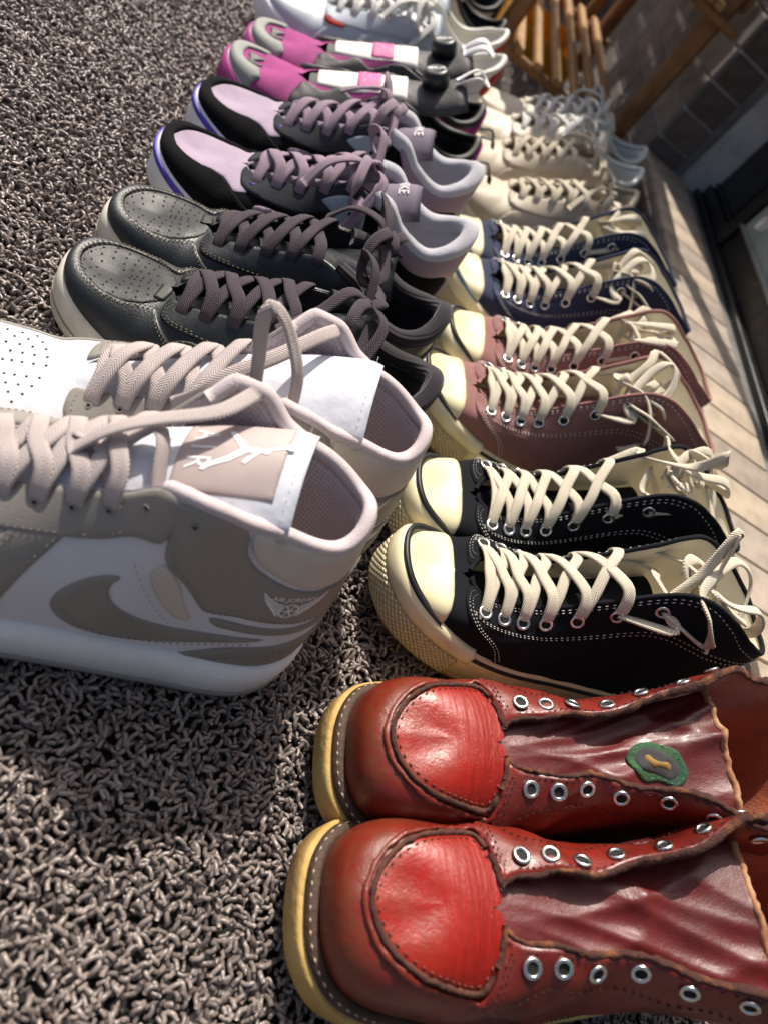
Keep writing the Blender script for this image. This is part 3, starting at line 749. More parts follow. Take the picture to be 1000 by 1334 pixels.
def mid_sneaker(label, group, loc, rot, mirror, tall_loop):
    top = [(0, .054, 0, .056), (.12, .064, 0, .060), (.24, .086, 0, .069), (.275, .094, .002, .073), (.30, .100, .010, .077), (.34, .111, .014, .083), (.45, .144, .017, .099), (.55, .173, .022, .117),
           (.60, .186, .028, .134), (.635, .196, .036, .143), (.68, .211, .037, .143), (.74, .231, .032, .136), (.80, .247, .029, .134), (.90, .272, .024, .130), (1, .290, 0, .136)]
    zs = [(0, .029), (.3, .027), (.6, .029), (1, .033)]
    bez = [(0, .022, .005, .034, .001), (.12, .024, .005, .030, .001), (.3, .030, .004, .024, -.006), (.45, .032, .003, .018, -.016), (.62, .035, .002, .010, -.030), (.75, .035, .002, .006, -.034), (.9, .035, .004, .004, -.032), (1, .034, .006, .004, -.032)]
    S = Shoe('high_top_sneaker', label, group, loc, rot, mirror, .302, .095, top, zs, bez, spring=.012, throat=.272, shear=.24, roll=.16, skew=.10)
    S.upper(M_JW, nq=170, nt=30)
    S.sole([(-.004, .0), (.002, .001), (.0045, .004), (.0048, lambda s: .020+.002*s), (.0042, lambda s: .027+.004*s), (.0010, lambda s: .0295+.0045*s), (-.004, lambda s: .0295+.0045*s)], M_JS, 'midsole')
    S.strip(-1, 1, [(.0035, -.001), (.0056, .001), (.0056, .0058), (.004, .0062)], M_OUTS, 'outsole', n=160)
    S.stitch([[(q, 0) for q in np.linspace(-1, 1, 60)]], M_STW, surf=lambda q, t, o: S.ringpts(q, .0048, lambda s: .023+.003*s), name='sole_stitching', ln=.003, gap=.002)
    tg = [(-.43, .0), (-.43, .40), (-.40, .62), (-.36, .66), (-.30, .50), (-.2, .40), (-.1, .35), (0, .33), (.1, .35), (.2, .40), (.30, .50), (.36, .66), (.40, .62), (.43, .40), (.43, 0)]
    S.panel('toe_guard', tg[:1]+tg+tg[-1:], M_JT, step=.005)
    eye = [(.288, .90), (.30, .78), (.328, .70), (.40, .68), (.50, .70), (.58, .72), (.635, .74), (.642, .86), (.635, .975), (.55, .985), (.42, .985), (.34, .985), (.298, .975)]
    S.both('eyestay', eye, M_JT, off=.0018)
    S.both('side_strip', [(.405, .0), (.405, .0), (.41, .35), (.425, .70), (.50, .72), (.50, .72), (.485, .45), (.475, .0), (.475, 0)], M_JT, off=.0016)
    S.both('ankle_panel', [(.632, .97), (.64, .80), (.655, .66), (.70, .55), (.735, .44), (.745, .415), (.80, .425), (.90, .45), (.975, .47), (.975, .72), (.90, .71), (.84, .72), (.79, .77), (.755, .85), (.735, .97), (.68, .985)], M_JT, off=.0016)
    S.panel('collar_panel', [(.745, .975), (.76, .87), (.80, .79), (.85, .745), (.92, .735), (1.0, .74), (1.08, .735), (1.15, .745), (1.20, .79), (1.24, .87), (1.255, .975), (1.2, .99), (1.1, .99), (1.0, .99), (.9, .99), (.8, .99)], M_JC, off=.0022, edge=.002)
    S.both('side_insert', [(.655, .64), (.645, .56), (.68, .40), (.715, .31), (.735, .33), (.715, .42), (.69, .55)], M_JC, off=.0010)
    S.panel('heel_wedge', [(.745, .015), (.745, .015), (.82, .17), (.92, .25), (1.0, .27), (1.08, .25), (1.18, .17), (1.255, .015), (1.255, .015), (1.0, .02)], M_JT, off=.0014)
    S.panel('heel_band', [(.76, .37), (.82, .38), (.9, .40), (1.0, .42), (1.1, .40), (1.18, .38), (1.24, .37), (1.22, .315), (1.1, .34), (1, .355), (.9, .34), (.78, .315)], M_JT, off=.0012)
    S.both('swoosh', SWOOSH, M_JT, off=.0013, step=.003)
    st = []
    off = lambda pts, d: [(q, t+d) for q, t in pts]
    for sg in (1, -1):
        st += [[(sg*q, t) for q, t in l] for l in (
            [(.306, .92), (.314, .80), (.338, .735), (.42, .715), (.52, .735), (.63, .77)], [(.415, .05), (.42, .35), (.435, .68)], [(.466, .05), (.475, .45), (.49, .68)],
            [(.648, .82), (.665, .68), (.71, .57), (.745, .44), (.80, .45), (.9, .47), (.97, .49)], [(.742, .95), (.762, .85), (.795, .765), (.845, .725), (.9, .715), (.97, .725)],
            [(.575, .39), (.562, .33), (.558, .25), (.572, .17), (.595, .115), (.64, .09), (.71, .11), (.78, .175), (.845, .255)], [(.615, .39), (.612, .36), (.618, .31), (.646, .255), (.70, .23), (.78, .25)],
            [(.80, .05), (.86, .13), (.93, .175), (1.0, .19)], [(.62, .60), (.66, .43), (.71, .27)])]
    st += [[(q, t-.035) for q, t in tg[4:11]]]
    S.stitch(st, M_STG, off=.0022, ln=.0022, gap=.0013, w=.0007)
    # perforations of the toe box
    d = []
    for r_, (qm, tt) in enumerate(((.05, .52), (.06, .62), (.065, .72), (.05, .82))):
        for k in np.linspace(-1, 1, 4): d.append((k*qm+(0.008 if r_ % 2 else 0), tt))
    for r_ in range(5):
        for k in range(-2, 3):
            d.append((.09+.03*r_, .94-.085*(k+2))); d.append((-.09-.03*r_, .94-.085*(k+2)))
    S.dots(d, .00085, M_HOLE, off=.00025)
    S.lining(M_JM, .006, t0=.10); S.insole(M_JM)
    S.rim(.0075, .0080, mat('collar_knit', '#cdbfc0', .9, '#c4b5b6', 4.0, bump=.0004, bscale=900), s0=.60, t=.985, off=-.003)
    # tongue, label
    tob = S.tongue([(.086, .064, .016, .006), (.12, .083, .020, .010), (.158, .106, .025, .011), (.202, .129, .030, .013), (.244, .146, .0325, .013)], .010, M_JTG)
    lab = None if tall_loop else S.panel('tongue_label', [(.66, -.66), (.66, -.66), (.94, -.66), (.94, -.66), (.94, .70), (.94, .70), (.66, .70), (.66, .70)], M_JLAB, off=.0008, curve=False, surf=lambda a, b, o: S.tg(a, b, o+S.tth*np.ones_like(a)*.99), sx=.15, sy=.036, step=.004, parent=tob)
    ts = lambda lines, mm, nm: S.stitch(lines, mm, off=S.tth+.0008, surf=lambda a, b, o: S.tg(a, b, o), sx=.15, sy=.036, name=nm, parent=tob)
    ts([[(.975, -.9), (.978, 0), (.975, .9)], [(.63, -.85), (.63, 0), (.63, .9)], [(.605, -.85), (.605, 0), (.605, .9)]], M_STR, 'stitching')
    tmap = lambda c, sc: (lambda v: S.tg(c[0]+v[:, 1]*sc/.15, (c[1]-v[:, 0]*sc/.036*S.m), S.tth+.0011))
    if lab: text_decal('lettering', 'A I R', .0135, tmap((.715, .02), 1.0), M_LOGO, lab)
    if lab: flat_decal('emblem', jump_figure(), tmap((.83, .02), .0185), M_LOGO, lab)
    # wings on the ankle
    for sg in ((1,) if mirror > 0 else (-1,)):
        qm = lambda v: S.pt(sg*(.862+v[:, 0]/S.arc), (.585+.03*v[:, 0]/.02+v[:, 1]/.095), np.full(len(v), .0022))
        mbp = []
        for k, (ln, h) in enumerate(((.0195, .0062), (.0185, .0042), (.0172, .0022), (.0155, .0002), (.013, -.0018), (.010, -.0038))):
            for s2 in (-1, 1):
                x0, x1 = s2*.0045, s2*ln*(1.0 if s2 > 0 else .85); y0 = .0030-.0016*k; y1 = h+.0035; 
                n = 5; xs = np.linspace(x0, x1, n); ys = y0+(y1-y0)*((xs-x0)/(x1-x0))**1.6; w = .00042
                mbp.append(list(zip(xs, ys+w))+list(zip(xs[::-1], ys[::-1]-w)))
        for a0 in np.linspace(0, 6.283, 15)[:-1]:
            a1 = a0+.45; mbp.append([(.0052*math.cos(a0), -.001+.0052*math.sin(a0)), (.0052*math.cos(a1), -.001+.0052*math.sin(a1)), (.0045*math.cos(a1), -.001+.0045*math.sin(a1)), (.0045*math.cos(a0), -.001+.0045*math.sin(a0))])
        for ang in (0, 1.05, 2.09):
            c_, s_ = math.cos(ang), math.sin(ang); mbp.append([(.0048*c_-.0003*s_, -.001+.0048*s_+.0003*c_), (-.0048*c_-.0003*s_, -.001-.0048*s_+.0003*c_), (-.0048*c_+.0003*s_, -.001-.0048*s_-.0003*c_), (.0048*c_+.0003*s_, -.001+.0048*s_-.0003*c_)])
        flat_decal('wing_emblem', mbp, qm, M_LOGO, S.e)
        qt = lambda v: qm(v+[0.0, .0072]); text_decal('wing_lettering', 'AIR JORDAN', .0042, qt, M_LOGO, S.e)
    # laces
    rows = [(.335, .86), (.385, .865), (.435, .87), (.487, .875), (.54, .88)]
    mb = S.lacing(rows, .0092, .0020, M_JL, lift=.006)
    S.eyelets([(sg*s_, t_) for s_, t_ in rows+[(.595, .885), (.665, .90)] for sg in (1, -1)], .0015, M_STG, tube=.0004, off=.002)
    m_ = mirror
    if tall_loop:
        S.loop(mb, [(.176, .030, .112), (.184, .037, .124), (.177, .031, .150), (.168, .028, .174), (.172, .024, .180), (.185, .020, .166), (.198, .024, .150), (.204, .028, .130)], .0086, .0018)
        S.loop(mb, [(.146, .030, .108), (.154, .034, .122), (.166, .028, .138), (.184, .012, .146), (.202, -.012, .148), (.212, -.030, .142)], .0086, .0018)
    else:
        S.loop(mb, [(.142, .004, .108), (.156, -.006, .114), (.170, -.020, .100), (.188, -.030, .086), (.203, -.031, .089), (.212, -.030, .104), (.206, -.032, .122)], .0086, .0018)
        S.loop(mb, [(.142, -.006, .108), (.154, -.003, .124), (.170, .002, .134), (.194, .010, .144), (.208, .030, .144)], .0086, .0018)
        S.loop(mb, [(.190, -.028, .112), (.183, -.018, .124), (.177, -.004, .132), (.168, .002, .126), (.154, -.010, .112)], .0086, .0018)
    mb.build('lace', M_JL, S.e)
    return S

# ------------------------------------------------------------------ red moc-toe boots
def boot_leather(name, c, c2, c3, rough=.36):
    m = mat(name, c, rough, c2, 2.0, .42, .7, bump=.00022, bscale=700, rvar=.12, coat=.05, wrinkle=.0009, wscale=60)
    nt = m.node_tree; N = nt.nodes; K = nt.links; p = N['Principled BSDF']; src = p.inputs['Base Color'].links[0].from_socket
    tc = [n for n in N if n.type == 'TEX_COORD'][0]
    mp = N.new('ShaderNodeMapping'); mp.inputs['Scale'].default_value = (60, 260, 90); mp.inputs['Rotation'].default_value = (.3, .4, .5); K.new(tc.outputs['Object'], mp.inputs[0])
    n = N.new('ShaderNodeTexNoise'); n.inputs['Scale'].default_value = 1.6; n.inputs['Detail'].default_value = 9; n.inputs['Roughness'].default_value = .75; K.new(mp.outputs[0], n.inputs['Vector'])
    r = N.new('ShaderNodeMapRange'); r.inputs[1].default_value = .63; r.inputs[2].default_value = .74; K.new(n.outputs[0], r.inputs[0])
    mx = N.new('ShaderNodeMix'); mx.data_type = 'RGBA'; K.new(r.outputs[0], mx.inputs[0]); K.new(src, mx.inputs[6]); mx.inputs[7].default_value = lin(c3)+(1,)
    sep = N.new('ShaderNodeSeparateXYZ'); K.new(tc.outputs['Object'], sep.inputs[0]); rx = N.new('ShaderNodeMapRange'); K.new(sep.outputs[0], rx.inputs[0])
    rx.inputs[1].default_value = .060; rx.inputs[2].default_value = .004; n2 = N.new('ShaderNodeTexNoise'); n2.inputs['Scale'].default_value = 55; n2.inputs['Detail'].default_value = 8; n2.inputs['Roughness'].default_value = .7; K.new(tc.outputs['Object'], n2.inputs['Vector'])
    r2 = N.new('ShaderNodeMapRange'); r2.inputs[1].default_value = .42; r2.inputs[2].default_value = .62; K.new(n2.outputs[0], r2.inputs[0])
    mu = N.new('ShaderNodeMath'); mu.operation = 'MULTIPLY'; K.new(rx.outputs[0], mu.inputs[0]); K.new(r2.outputs[0], mu.inputs[1])
    m3 = N.new('ShaderNodeMix'); m3.data_type = 'RGBA'; K.new(mu.outputs[0], m3.inputs[0]); K.new(mx.outputs[2], m3.inputs[6]); m3.inputs[7].default_value = lin('#6a331c')+(1,)
    K.new(m3.outputs[2], p.inputs['Base Color']); return m
M_RED = boot_leather('boot_leather', '#742015', '#44120d', '#94401f', .36)
M_REDP = boot_leather('boot_plug_leather', '#951a0c', '#74130a', '#5a150d', .34)
def creases(m, sc, amt):
    nt = m.node_tree; N = nt.nodes; K = nt.links; p = N['Principled BSDF']; prev = p.inputs['Normal'].links[0].from_socket
    tc = [n for n in N if n.type == 'TEX_COORD'][0]; mp = N.new('ShaderNodeMapping'); mp.inputs['Scale'].default_value = sc; K.new(tc.outputs['Object'], mp.inputs[0])
    n = N.new('ShaderNodeTexNoise'); n.inputs['Scale'].default_value = 1.0; n.inputs['Detail'].default_value = 6; n.inputs['Roughness'].default_value = .65; n.inputs['Distortion'].default_value = .6; K.new(mp.outputs[0], n.inputs['Vector'])
    sep = N.new('ShaderNodeSeparateXYZ'); K.new(tc.outputs['Object'], sep.inputs[0]); r = N.new('ShaderNodeMapRange'); K.new(sep.outputs[0], r.inputs[0]); r.inputs[1].default_value = .040; r.inputs[2].default_value = .062
    mu = N.new('ShaderNodeMath'); mu.operation = 'MULTIPLY'; K.new(n.outputs[0], mu.inputs[0]); K.new(r.outputs[0], mu.inputs[1])
    b = N.new('ShaderNodeBump'); b.inputs['Distance'].default_value = amt; K.new(mu.outputs[0], b.inputs['Height']); K.new(prev, b.inputs['Normal']); K.new(b.outputs[0], p.inputs['Normal'])
creases(M_REDP, (330, 22, 60), .0030)
M_REDT = boot_leather('boot_tongue_leather', '#5e1a1a', '#451213', '#300e0e', .45)
M_RAW = mat('raw_edge', '#3f1f17', .9, '#84502e', 6.0, .52, .7, bump=.0015, bscale=500)
M_SUEDE = mat('boot_lining', '#9c4a22', .95, '#7c3516', 4.0, bump=.001, bscale=500, sheen=.3)
M_CREPE = mat('crepe_sole', '#c9a967', .75, '#b08c4c', 3.0, bump=.0008, bscale=220, wrinkle=.001)
M_WELT = mat('welt', '#4b3426', .7, '#33231a', 5.0, bump=.0008, bscale=300)
M_PATCH = mat('patch_green', '#24493a', .9, '#3d5a33', 8.0, bump=.0006); M_PATCH2 = mat('patch_gold', '#8a6a34', .8); M_PATCH3 = mat('patch_brown', '#3c3a3c', .9)

def work_boot(label, group, loc, rot, mirror, patch, seed):
    r = np.random.default_rng(seed)
    top = [(0, .044, 0, .078), (.12, .053, 0, .082), (.22, .070, 0, .085), (.255, .076, .002, .086), (.275, .080, .012, .087), (.31, .090, .015, .091), (.42, .118, .017, .105), (.52, .148, .022, .122),
           (.60, .172, .033, .145), (.66, .192, .043, .156), (.73, .215, .048, .158), (.80, .240, .050, .156), (.9, .27, .04, .154), (1, .288, 0, .152)]
    zs = [(0, .029), (1, .031)]
    bez = [(0, .036, .008, .034, .004), (.12, .036, .008, .032, .004), (.24, .036, .006, .030, .001), (.33, .036, .004, .022, -.004), (.5, .036, .002, .014, -.016), (.7, .04, .0, .006, -.03), (.85, .045, .001, .0, -.04), (1, .045, .005, .002, -.04)]
    S = Shoe('work_boot', label, group, loc, rot, mirror, .290, .093, top, zs, bez, spring=.008, outline=OUT_ROUND, throat=.258, lean=.012, wob=.0013)
    S.upper(M_RED, nq=150, nt=28)
    S.sole([(-.004, .0), (.004, .0008), (.0075, .003), (.0080, .0185), (.0072, .0215), (-.002, .022)], M_CREPE, 'wedge_sole')
    S.strip(-1, 1, [(.001, .0222), (.0052, .0222), (.0058, .0240), (.0050, .0265), (.0030, .0285), (-.003, .0285)], M_WELT, 'welt', n=150)
    S.stitch([[(q, 0) for q in np.linspace(-1, 1, 60)]], mat('thread_ecru', '#b9a88c', .8), surf=lambda q, t, o: S.ringpts(q, .0044, .0280), name='welt_stitching', ln=.0042, gap=.001, w=.0012)
    # moc plug and its raised seam
    plug = [(0, .58), (.06, .578), (.12, .57), (.17, .555), (.215, .535), (.245, .53), (.260, .56), (.262, .70), (.262, .995)]
    pl = plug+[(q, t) for q, t in [(-a, b) for a, b in plug[::-1]][:-1]]
    full = [(-q, t) for q, t in plug[::-1]]+plug[1:]; fl_ = cr(A(full)*[.33, .09], n=50)/[.33, .09]
    S.panel('moc_plug', [(-.257, 1.0)]+[(q, min(t, .99)) for q, t in fl_]+[(.257, 1.0)], M_REDP, off=.0008, step=.004, curve=False)
    S.bead(full[1:-1], .0028, .0036, mat('moc_edge', '#3d2018', .85, '#5e3424', 6.0, bump=.001), off=.0012, name='moc_seam', jit=.00012, step=.0024)
    S.bead([(q*1.03, t-.055) for q, t in full], .003, .002, M_RED, off=.0012, name='seam_fold', jit=.0002)
    inn = [(q*.965, t+.045) for q, t in full if t < .97]
    S.stitch([inn], M_STW if False else mat('thread_red', '#6e3a2c', .8), off=.0016, ln=.0035, gap=.002, w=.0012, name='moc_stitching')
    S.bead([(q, t) for q, t in [(-.262, .74), (-.264, .86), (-.262, .97)]], .003, .0025, M_RAW, off=.001, name='vamp_seam'); S.bead([(.262, .74), (.264, .86), (.262, .97)], .003, .0025, M_RAW, off=.001, name='vamp_seam')
    # quarters with raw dark edges
    for sg in (1, -1):
        qp = [(.268, .98), (.262, .86), (.264, .70), (.272, .52), (.325, .40), (.42, .24), (.52, .14), (.64, .03), (.64, .03), (.985, .03), (.985, .03), (.985, .985), (.985, .985), (.85, .99), (.7, .99), (.5, .99), (.36, .99), (.30, .99)]
        S.panel('quarter', [(sg*q, t) for q, t in (qp if sg > 0 else qp[::-1])], M_RED, off=.0022, step=.0055, lump=.0006, seed=seed)
        S.stitch([[(sg*q, t) for q, t in l] for l in ([(.276, .92), (.270, .84), (.273, .70), (.282, .55), (.33, .43), (.42, .28), (.52, .18), (.62, .08)], [(.281, .90), (.276, .82), (.280, .68), (.290, .57)],
                  [(.30, .945), (.36, .955), (.5, .955), (.7, .955), (.85, .955)], [(.315, .60), (.36, .70), (.42, .72), (.55, .70), (.75, .70), (.95, .70)])], M_STD, off=.0030, ln=.0030, gap=.0014, w=.0009)
    S.bead([(.261, .80), (.262, .93), (.268, .99), (.31, 1), (.42, 1), (.52, 1), (.62, 1), (.7, 1), (.78, 1), (.86, 1), (.93, 1), (1.0, 1)], .0028, .0046, M_RAW, off=.0006, name='raw_edge', jit=.0002, step=.0026)
    S.bead([(-.261, .80), (-.262, .93), (-.268, .99), (-.31, 1), (-.42, 1), (-.52, 1), (-.62, 1), (-.7, 1), (-.78, 1), (-.86, 1), (-.93, 1), (-1.0, 1)], .0028, .0046, M_RAW, off=.0006, name='raw_edge', jit=.0002, step=.0026)
    rows = [(.312, .86), (.372, .865), (.434, .87), (.496, .875), (.558, .88), (.62, .885), (.68, .89)]
    S.eyelets([(sg*a, b) for a, b in rows for sg in (1, -1)], .0040, M_SILVER, off=.0030, tube=.0013)
    S.lining(M_SUEDE, .0045, t0=.05); S.insole(mat('insole_tan', '#5f3a22', .8))
    S.tongue([(.064, .074, .020, .002), (.092, .085, .025, .004), (.125, .096, .030, .006), (.158, .111, .038, .008), (.188, .128, .043, .009), (.208, .141, .043, .008)], .003, M_REDT, crumple=.0040, seed=seed, na=64, nb=40)
    a = np.linspace(-1, 1, 40); P = S.tg(0*a+1.0, a, 0*a); mb = MB(); mb.add(*sweep(P+RNG.normal(0, .0005, P.shape), .0035, .0045, step=.003)); mb.build('tongue_edge', mat('edge_tan', '#b48a68', .9, '#8a5a40', 8.0), S.tob)
    if patch:
        sf = lambda a_, b_, o: S.tg(a_, b_, o+.0022)
        pt_ = S.panel('tongue_patch', [(.60, .10), (.64, -.10), (.70, -.16), (.74, -.10), (.80, -.04), (.84, .26), (.79, .46), (.72, .40), (.66, .44), (.62, .28)], M_PATCH, off=.0009, surf=sf, sx=.15, sy=.043, parent=S.tob)
        S.panel('patch_field', [(.63, .10), (.68, -.06), (.76, .02), (.81, .22), (.77, .38), (.71, .32), (.65, .28)], M_PATCH3, off=.0016, surf=sf, sx=.15, sy=.043, parent=pt_)
        S.panel('patch_emblem', [(.66, .10), (.69, .02), (.71, .12), (.77, .14), (.77, .28), (.73, .22), (.70, .26), (.68, .18)], M_PATCH2, off=.0022, surf=sf, sx=.15, sy=.043, parent=pt_)
        S.stitch([[(.61, .12), (.65, -.07), (.70, -.12), (.75, -.07), (.79, -.01), (.825, .26), (.785, .42), (.72, .36), (.66, .39), (.63, .27), (.61, .12)]], mat('thread_green', '#5f8a5a', .8), off=.0034, surf=lambda a_, b_, o: S.tg(a_, b_, o), sx=.15, sy=.043, name='patch_stitching', parent=pt_)
    return S

# ------------------------------------------------------------------ canvas high-tops
M_RUB = mat('rubber_cream', '#e2d7b2', .5, '#c9b88a', 3.0, .48, .75, coat=.1)
M_RUBT = mat('rubber_textured', '#e6d9b4', .55, '#d9c9a0', 2.0, pattern='diamond', pscale=230, pbump=.0022, pcol='#cdbc90')
M_RUBR = mat('rubber_ribbed', '#dfcfa6', .6, '#cfbc90', 2.0, pattern='ribs', pscale=500, pbump=.0008)
M_CAP = mat('toe_cap_rubber', '#ded4ac', .36, '#c9ba8a', 2.2, .5, .78, coat=.2, rvar=.12)
M_CLIN = mat('canvas_lining', '#efe6d0', .9, '#e6dbc0', 2.0, bump=.0003, bscale=900)
M_CLACE = mat('lace_cream', '#e2d8c4', .9, pattern='chevron', pscale=560, pbump=.0002, pcol='#cabda6')
def canvas_high(label, group, loc, rot, mirror, canvas, stripe, seed=0, tidy=False, thread=None, shear=0.13):
    r = np.random.default_rng(seed); thread = thread or M_STW
    top = [(0, .032, 0, .046), (.10, .037, 0, .049), (.18, .047, 0, .053), (.205, .053, .004, .055), (.225, .058, .013, .058), (.26, .067, .018, .061), (.42, .105, .020, .080), (.53, .137, .020, .111),
           (.60, .160, .021, .136), (.65, .176, .025, .150), (.69, .190, .030, .154), (.73, .205, .034, .152), (.80, .232, .037, .143), (.9, .258, .03, .133), (1, .274, 0, .129)]
    zs = [(0, .034), (.25, .033), (.6, .032), (1, .034)]
    bez = [(0, .009, .002, .020, .002), (.1, .010, .002, .022, .002), (.22, .024, .002, .022, -.001), (.4, .028, .001, .014, -.012), (.6, .03, .0, .007, -.024), (.8, .03, .0, .002, -.03), (1, .03, .004, .002, -.03)]
    S = Shoe('canvas_high_top', label, group, loc, rot, mirror, .284, .086, top, zs, bez, spring=.012, throat=.202, lean=.006, shear=shear, heel_round=.62)
    S.upper(canvas, nq=140, nt=24)
    S.sole([(-.004, .0), (.001, .001), (.0034, .003), (.0036, .028), (.0026, .0335), (.0006, .0345), (-.004, .0345)], M_RUB, 'foxing')
    S.strip(-1, 1, [(.0030, .0005), (.0046, .0012), (.0047, .006), (.003, .0066)], mat('outsole_tan', '#a8875c', .7), 'outsole', n=140)
    S.strip(-.275, .275, [(.0026, .0045), (.0076, .0050), (.0082, .0075), (.0080, .0235), (.0074, .0262), (.0026, .0265)], M_RUBT, 'toe_bumper', n=70)
    S.strip(-.30, .30, [(.0026, .0268), (.0068, .0268), (.0072, .0300), (.0064, .0365), (.0036, lambda s_: .0375+.0040*(1-min(1, s_/.28)**2)), (-.002, lambda s_: .038+.0050*(1-min(1, s_/.28)**2))], M_RUB, 'toe_band', n=70)
    sz = lambda d: (lambda s_: .0298+d+.0128*(1-min(1, s_/.3)**2))
    S.strip(-1, 1, [(-.001, sz(0)), (lambda s_: .0046-.0022*max(0, 1-s_/.28), sz(0)), (lambda s_: .0046-.0024*max(0, 1-s_/.28), sz(.0022)), (-.001, sz(.0030))], stripe, 'stripe', n=150)
    cap = S.arc_cut(.037, .004)
    S.panel('toe_cap', cap, M_CAP, off=.0016, step=.004, edge=.0025, curve=False)
    qp = [(.212, .975), (.200, .80), (.206, .60), (.24, .42), (.31, .22), (.35, .02), (.35, .02), (.985, .02), (.985, .02), (.985, .985), (.985, .985), (.85, .99), (.7, .99), (.5, .99), (.32, .99), (.24, .985)]
    for sg in (1, -1):
        S.panel('quarter', [(sg*q, t) for q, t in (qp if sg > 0 else qp[::-1])], canvas, off=.0013, step=.0055, lump=.0006, seed=seed)
        S.stitch([[(sg*q, t) for q, t in l] for l in ([(.216, .93), (.208, .80), (.214, .63), (.248, .46), (.317, .26), (.357, .05)], [(.223, .93), (.215, .80), (.222, .65), (.255, .48), (.324, .28), (.365, .07)],
                  [(.225, .66), (.30, .60), (.45, .60), (.6, .63), (.74, .70), (.80, .78), (.90, .92)], [(.227, .63), (.30, .57), (.45, .57), (.6, .60), (.75, .67), (.81, .75), (.91, .89)],
                  [(.26, .95), (.35, .962), (.5, .965), (.68, .965), (.74, .95), (.80, .93), (.9, .94), (.985, .95)], [(.25, .92), (.35, .925), (.5, .93), (.67, .93)])], thread, off=.0021, ln=.0024, gap=.0013, w=.00075)
    S.strip(.985, 1.015, [(.0, .0345), (.0022, .0345), (.0022, .09), (.0, .09)], canvas, 'heel_strip', n=6)
    S.lining(M_CLIN, .0026, t0=.03); S.insole(M_CLIN); S.rim(.0034, .0036, canvas, s0=.206, name='top_binding', n=140)
    rows = [(.248, .77), (.306, .775), (.365, .78), (.426, .79), (.488, .80), (.552, .815), (.618, .83)]
    S.eyelets([(sg*a, b) for a, b in rows for sg in (1, -1)], .0042, M_SILVER, off=.0022, tube=.0013)
    S.tongue([(.046, .049, .013, .003), (.08, .058, .020, .006), (.115, .071, .023, .008), (.15, .090, .025, .010), (.182, .112, .027, .012)], .003, canvas)
    lw, lt = .0084, .0026
    mb = S.lacing(rows[:6], lw, lt, M_CLACE, lift=.005, first_bar=True)
    # loose ends and loops
    j = lambda v, k=.003: [tuple(A(p)+r.normal(0, k, 3)) for p in v]
    eo = S.pt(A([.618, -.618, .552, -.552]), A([.83]*4), A([.001]*4)); eo[:, 1] -= S.shear*np.clip(eo[:, 2]-.02, 0, 1); eo = eo*[1, S.m, 1]
    if tidy:
        S.loop(mb, [tuple(eo[0]), *j([(.198, -.044, .134), (.180, -.040, .138), (.172, -.018, .132), (.180, .004, .142), (.196, .018, .142)]), tuple(eo[1])], lw, lt)
        S.loop(mb, [tuple(eo[2]), *j([(.170, -.040, .126), (.160, -.020, .128), (.172, .002, .150), (.190, .006, .158), (.196, -.01, .150), (.185, -.03, .132)])], lw, lt)
        S.loop(mb, [tuple(eo[3]), *j([(.17, .02, .128), (.165, .002, .130), (.176, -.022, .140), (.186, -.046, .126), (.182, -.052, .108), (.172, -.052, .102)])], lw, lt)
    else:
        S.loop(mb, [tuple(eo[0]), *j([(.202, -.046, .128), (.192, -.042, .146), (.184, -.022, .150), (.196, -.002, .158), (.216, .010, .166), (.232, .004, .160), (.240, -.014, .142), (.238, -.030, .128)])], lw, lt)
        S.loop(mb, [tuple(eo[1]), *j([(.196, .020, .140), (.186, .002, .146), (.196, -.020, .156), (.220, -.028, .160), (.244, -.022, .146), (.254, -.008, .126), (.250, .008, .116), (.236, .014, .112)])], lw, lt)
        S.loop(mb, [tuple(eo[2]), *j([(.176, -.040, .124), (.172, -.022, .132), (.180, -.004, .150), (.186, .008, .174), (.190, .010, .190), (.195, .004, .178), (.198, -.010, .156), (.208, -.030, .140), (.216, -.044, .122)])], lw, lt)
        S.loop(mb, [tuple(eo[3]), *j([(.172, .018, .124), (.168, .0, .126), (.176, -.014, .134), (.19, -.016, .128), (.204, -.004, .118)])], lw, lt)
    if not tidy:
        S.loop(mb, j([(.176, .006, .146), (.190, -.012, .158), (.210, -.022, .154), (.232, -.020, .142), (.248, -.006, .130), (.246, .010, .124), (.230, .016, .120), (.212, .010, .116)]), lw, lt)
        S.loop(mb, j([(.180, .002, .142), (.196, -.016, .150), (.216, -.018, .142), (.234, -.006, .128), (.236, .010, .118), (.220, .014, .112)]), lw, lt)
        S.loop(mb, j([(.186, -.010, .140), (.180, .004, .150), (.188, .014, .152), (.196, .004, .146), (.190, -.012, .138)]), lw*1.1, lt*1.4)
    else:
        S.loop(mb, j([(.166, -.004, .130), (.178, -.024, .142), (.196, -.034, .142), (.206, -.026, .134), (.196, -.010, .132), (.178, .0, .134)]), lw, lt)
        S.loop(mb, j([(.166, .002, .130), (.172, .018, .146), (.188, .026, .156), (.204, .016, .154), (.200, .002, .142), (.182, -.002, .134)]), lw, lt)
        S.loop(mb, j([(.164, -.008, .122), (.160, .0, .136), (.168, .008, .136), (.174, .0, .126), (.168, -.010, .122)]), lw*1.1, lt*1.4)
    mb.build('lace', M_CLACE, S.e)
    return S
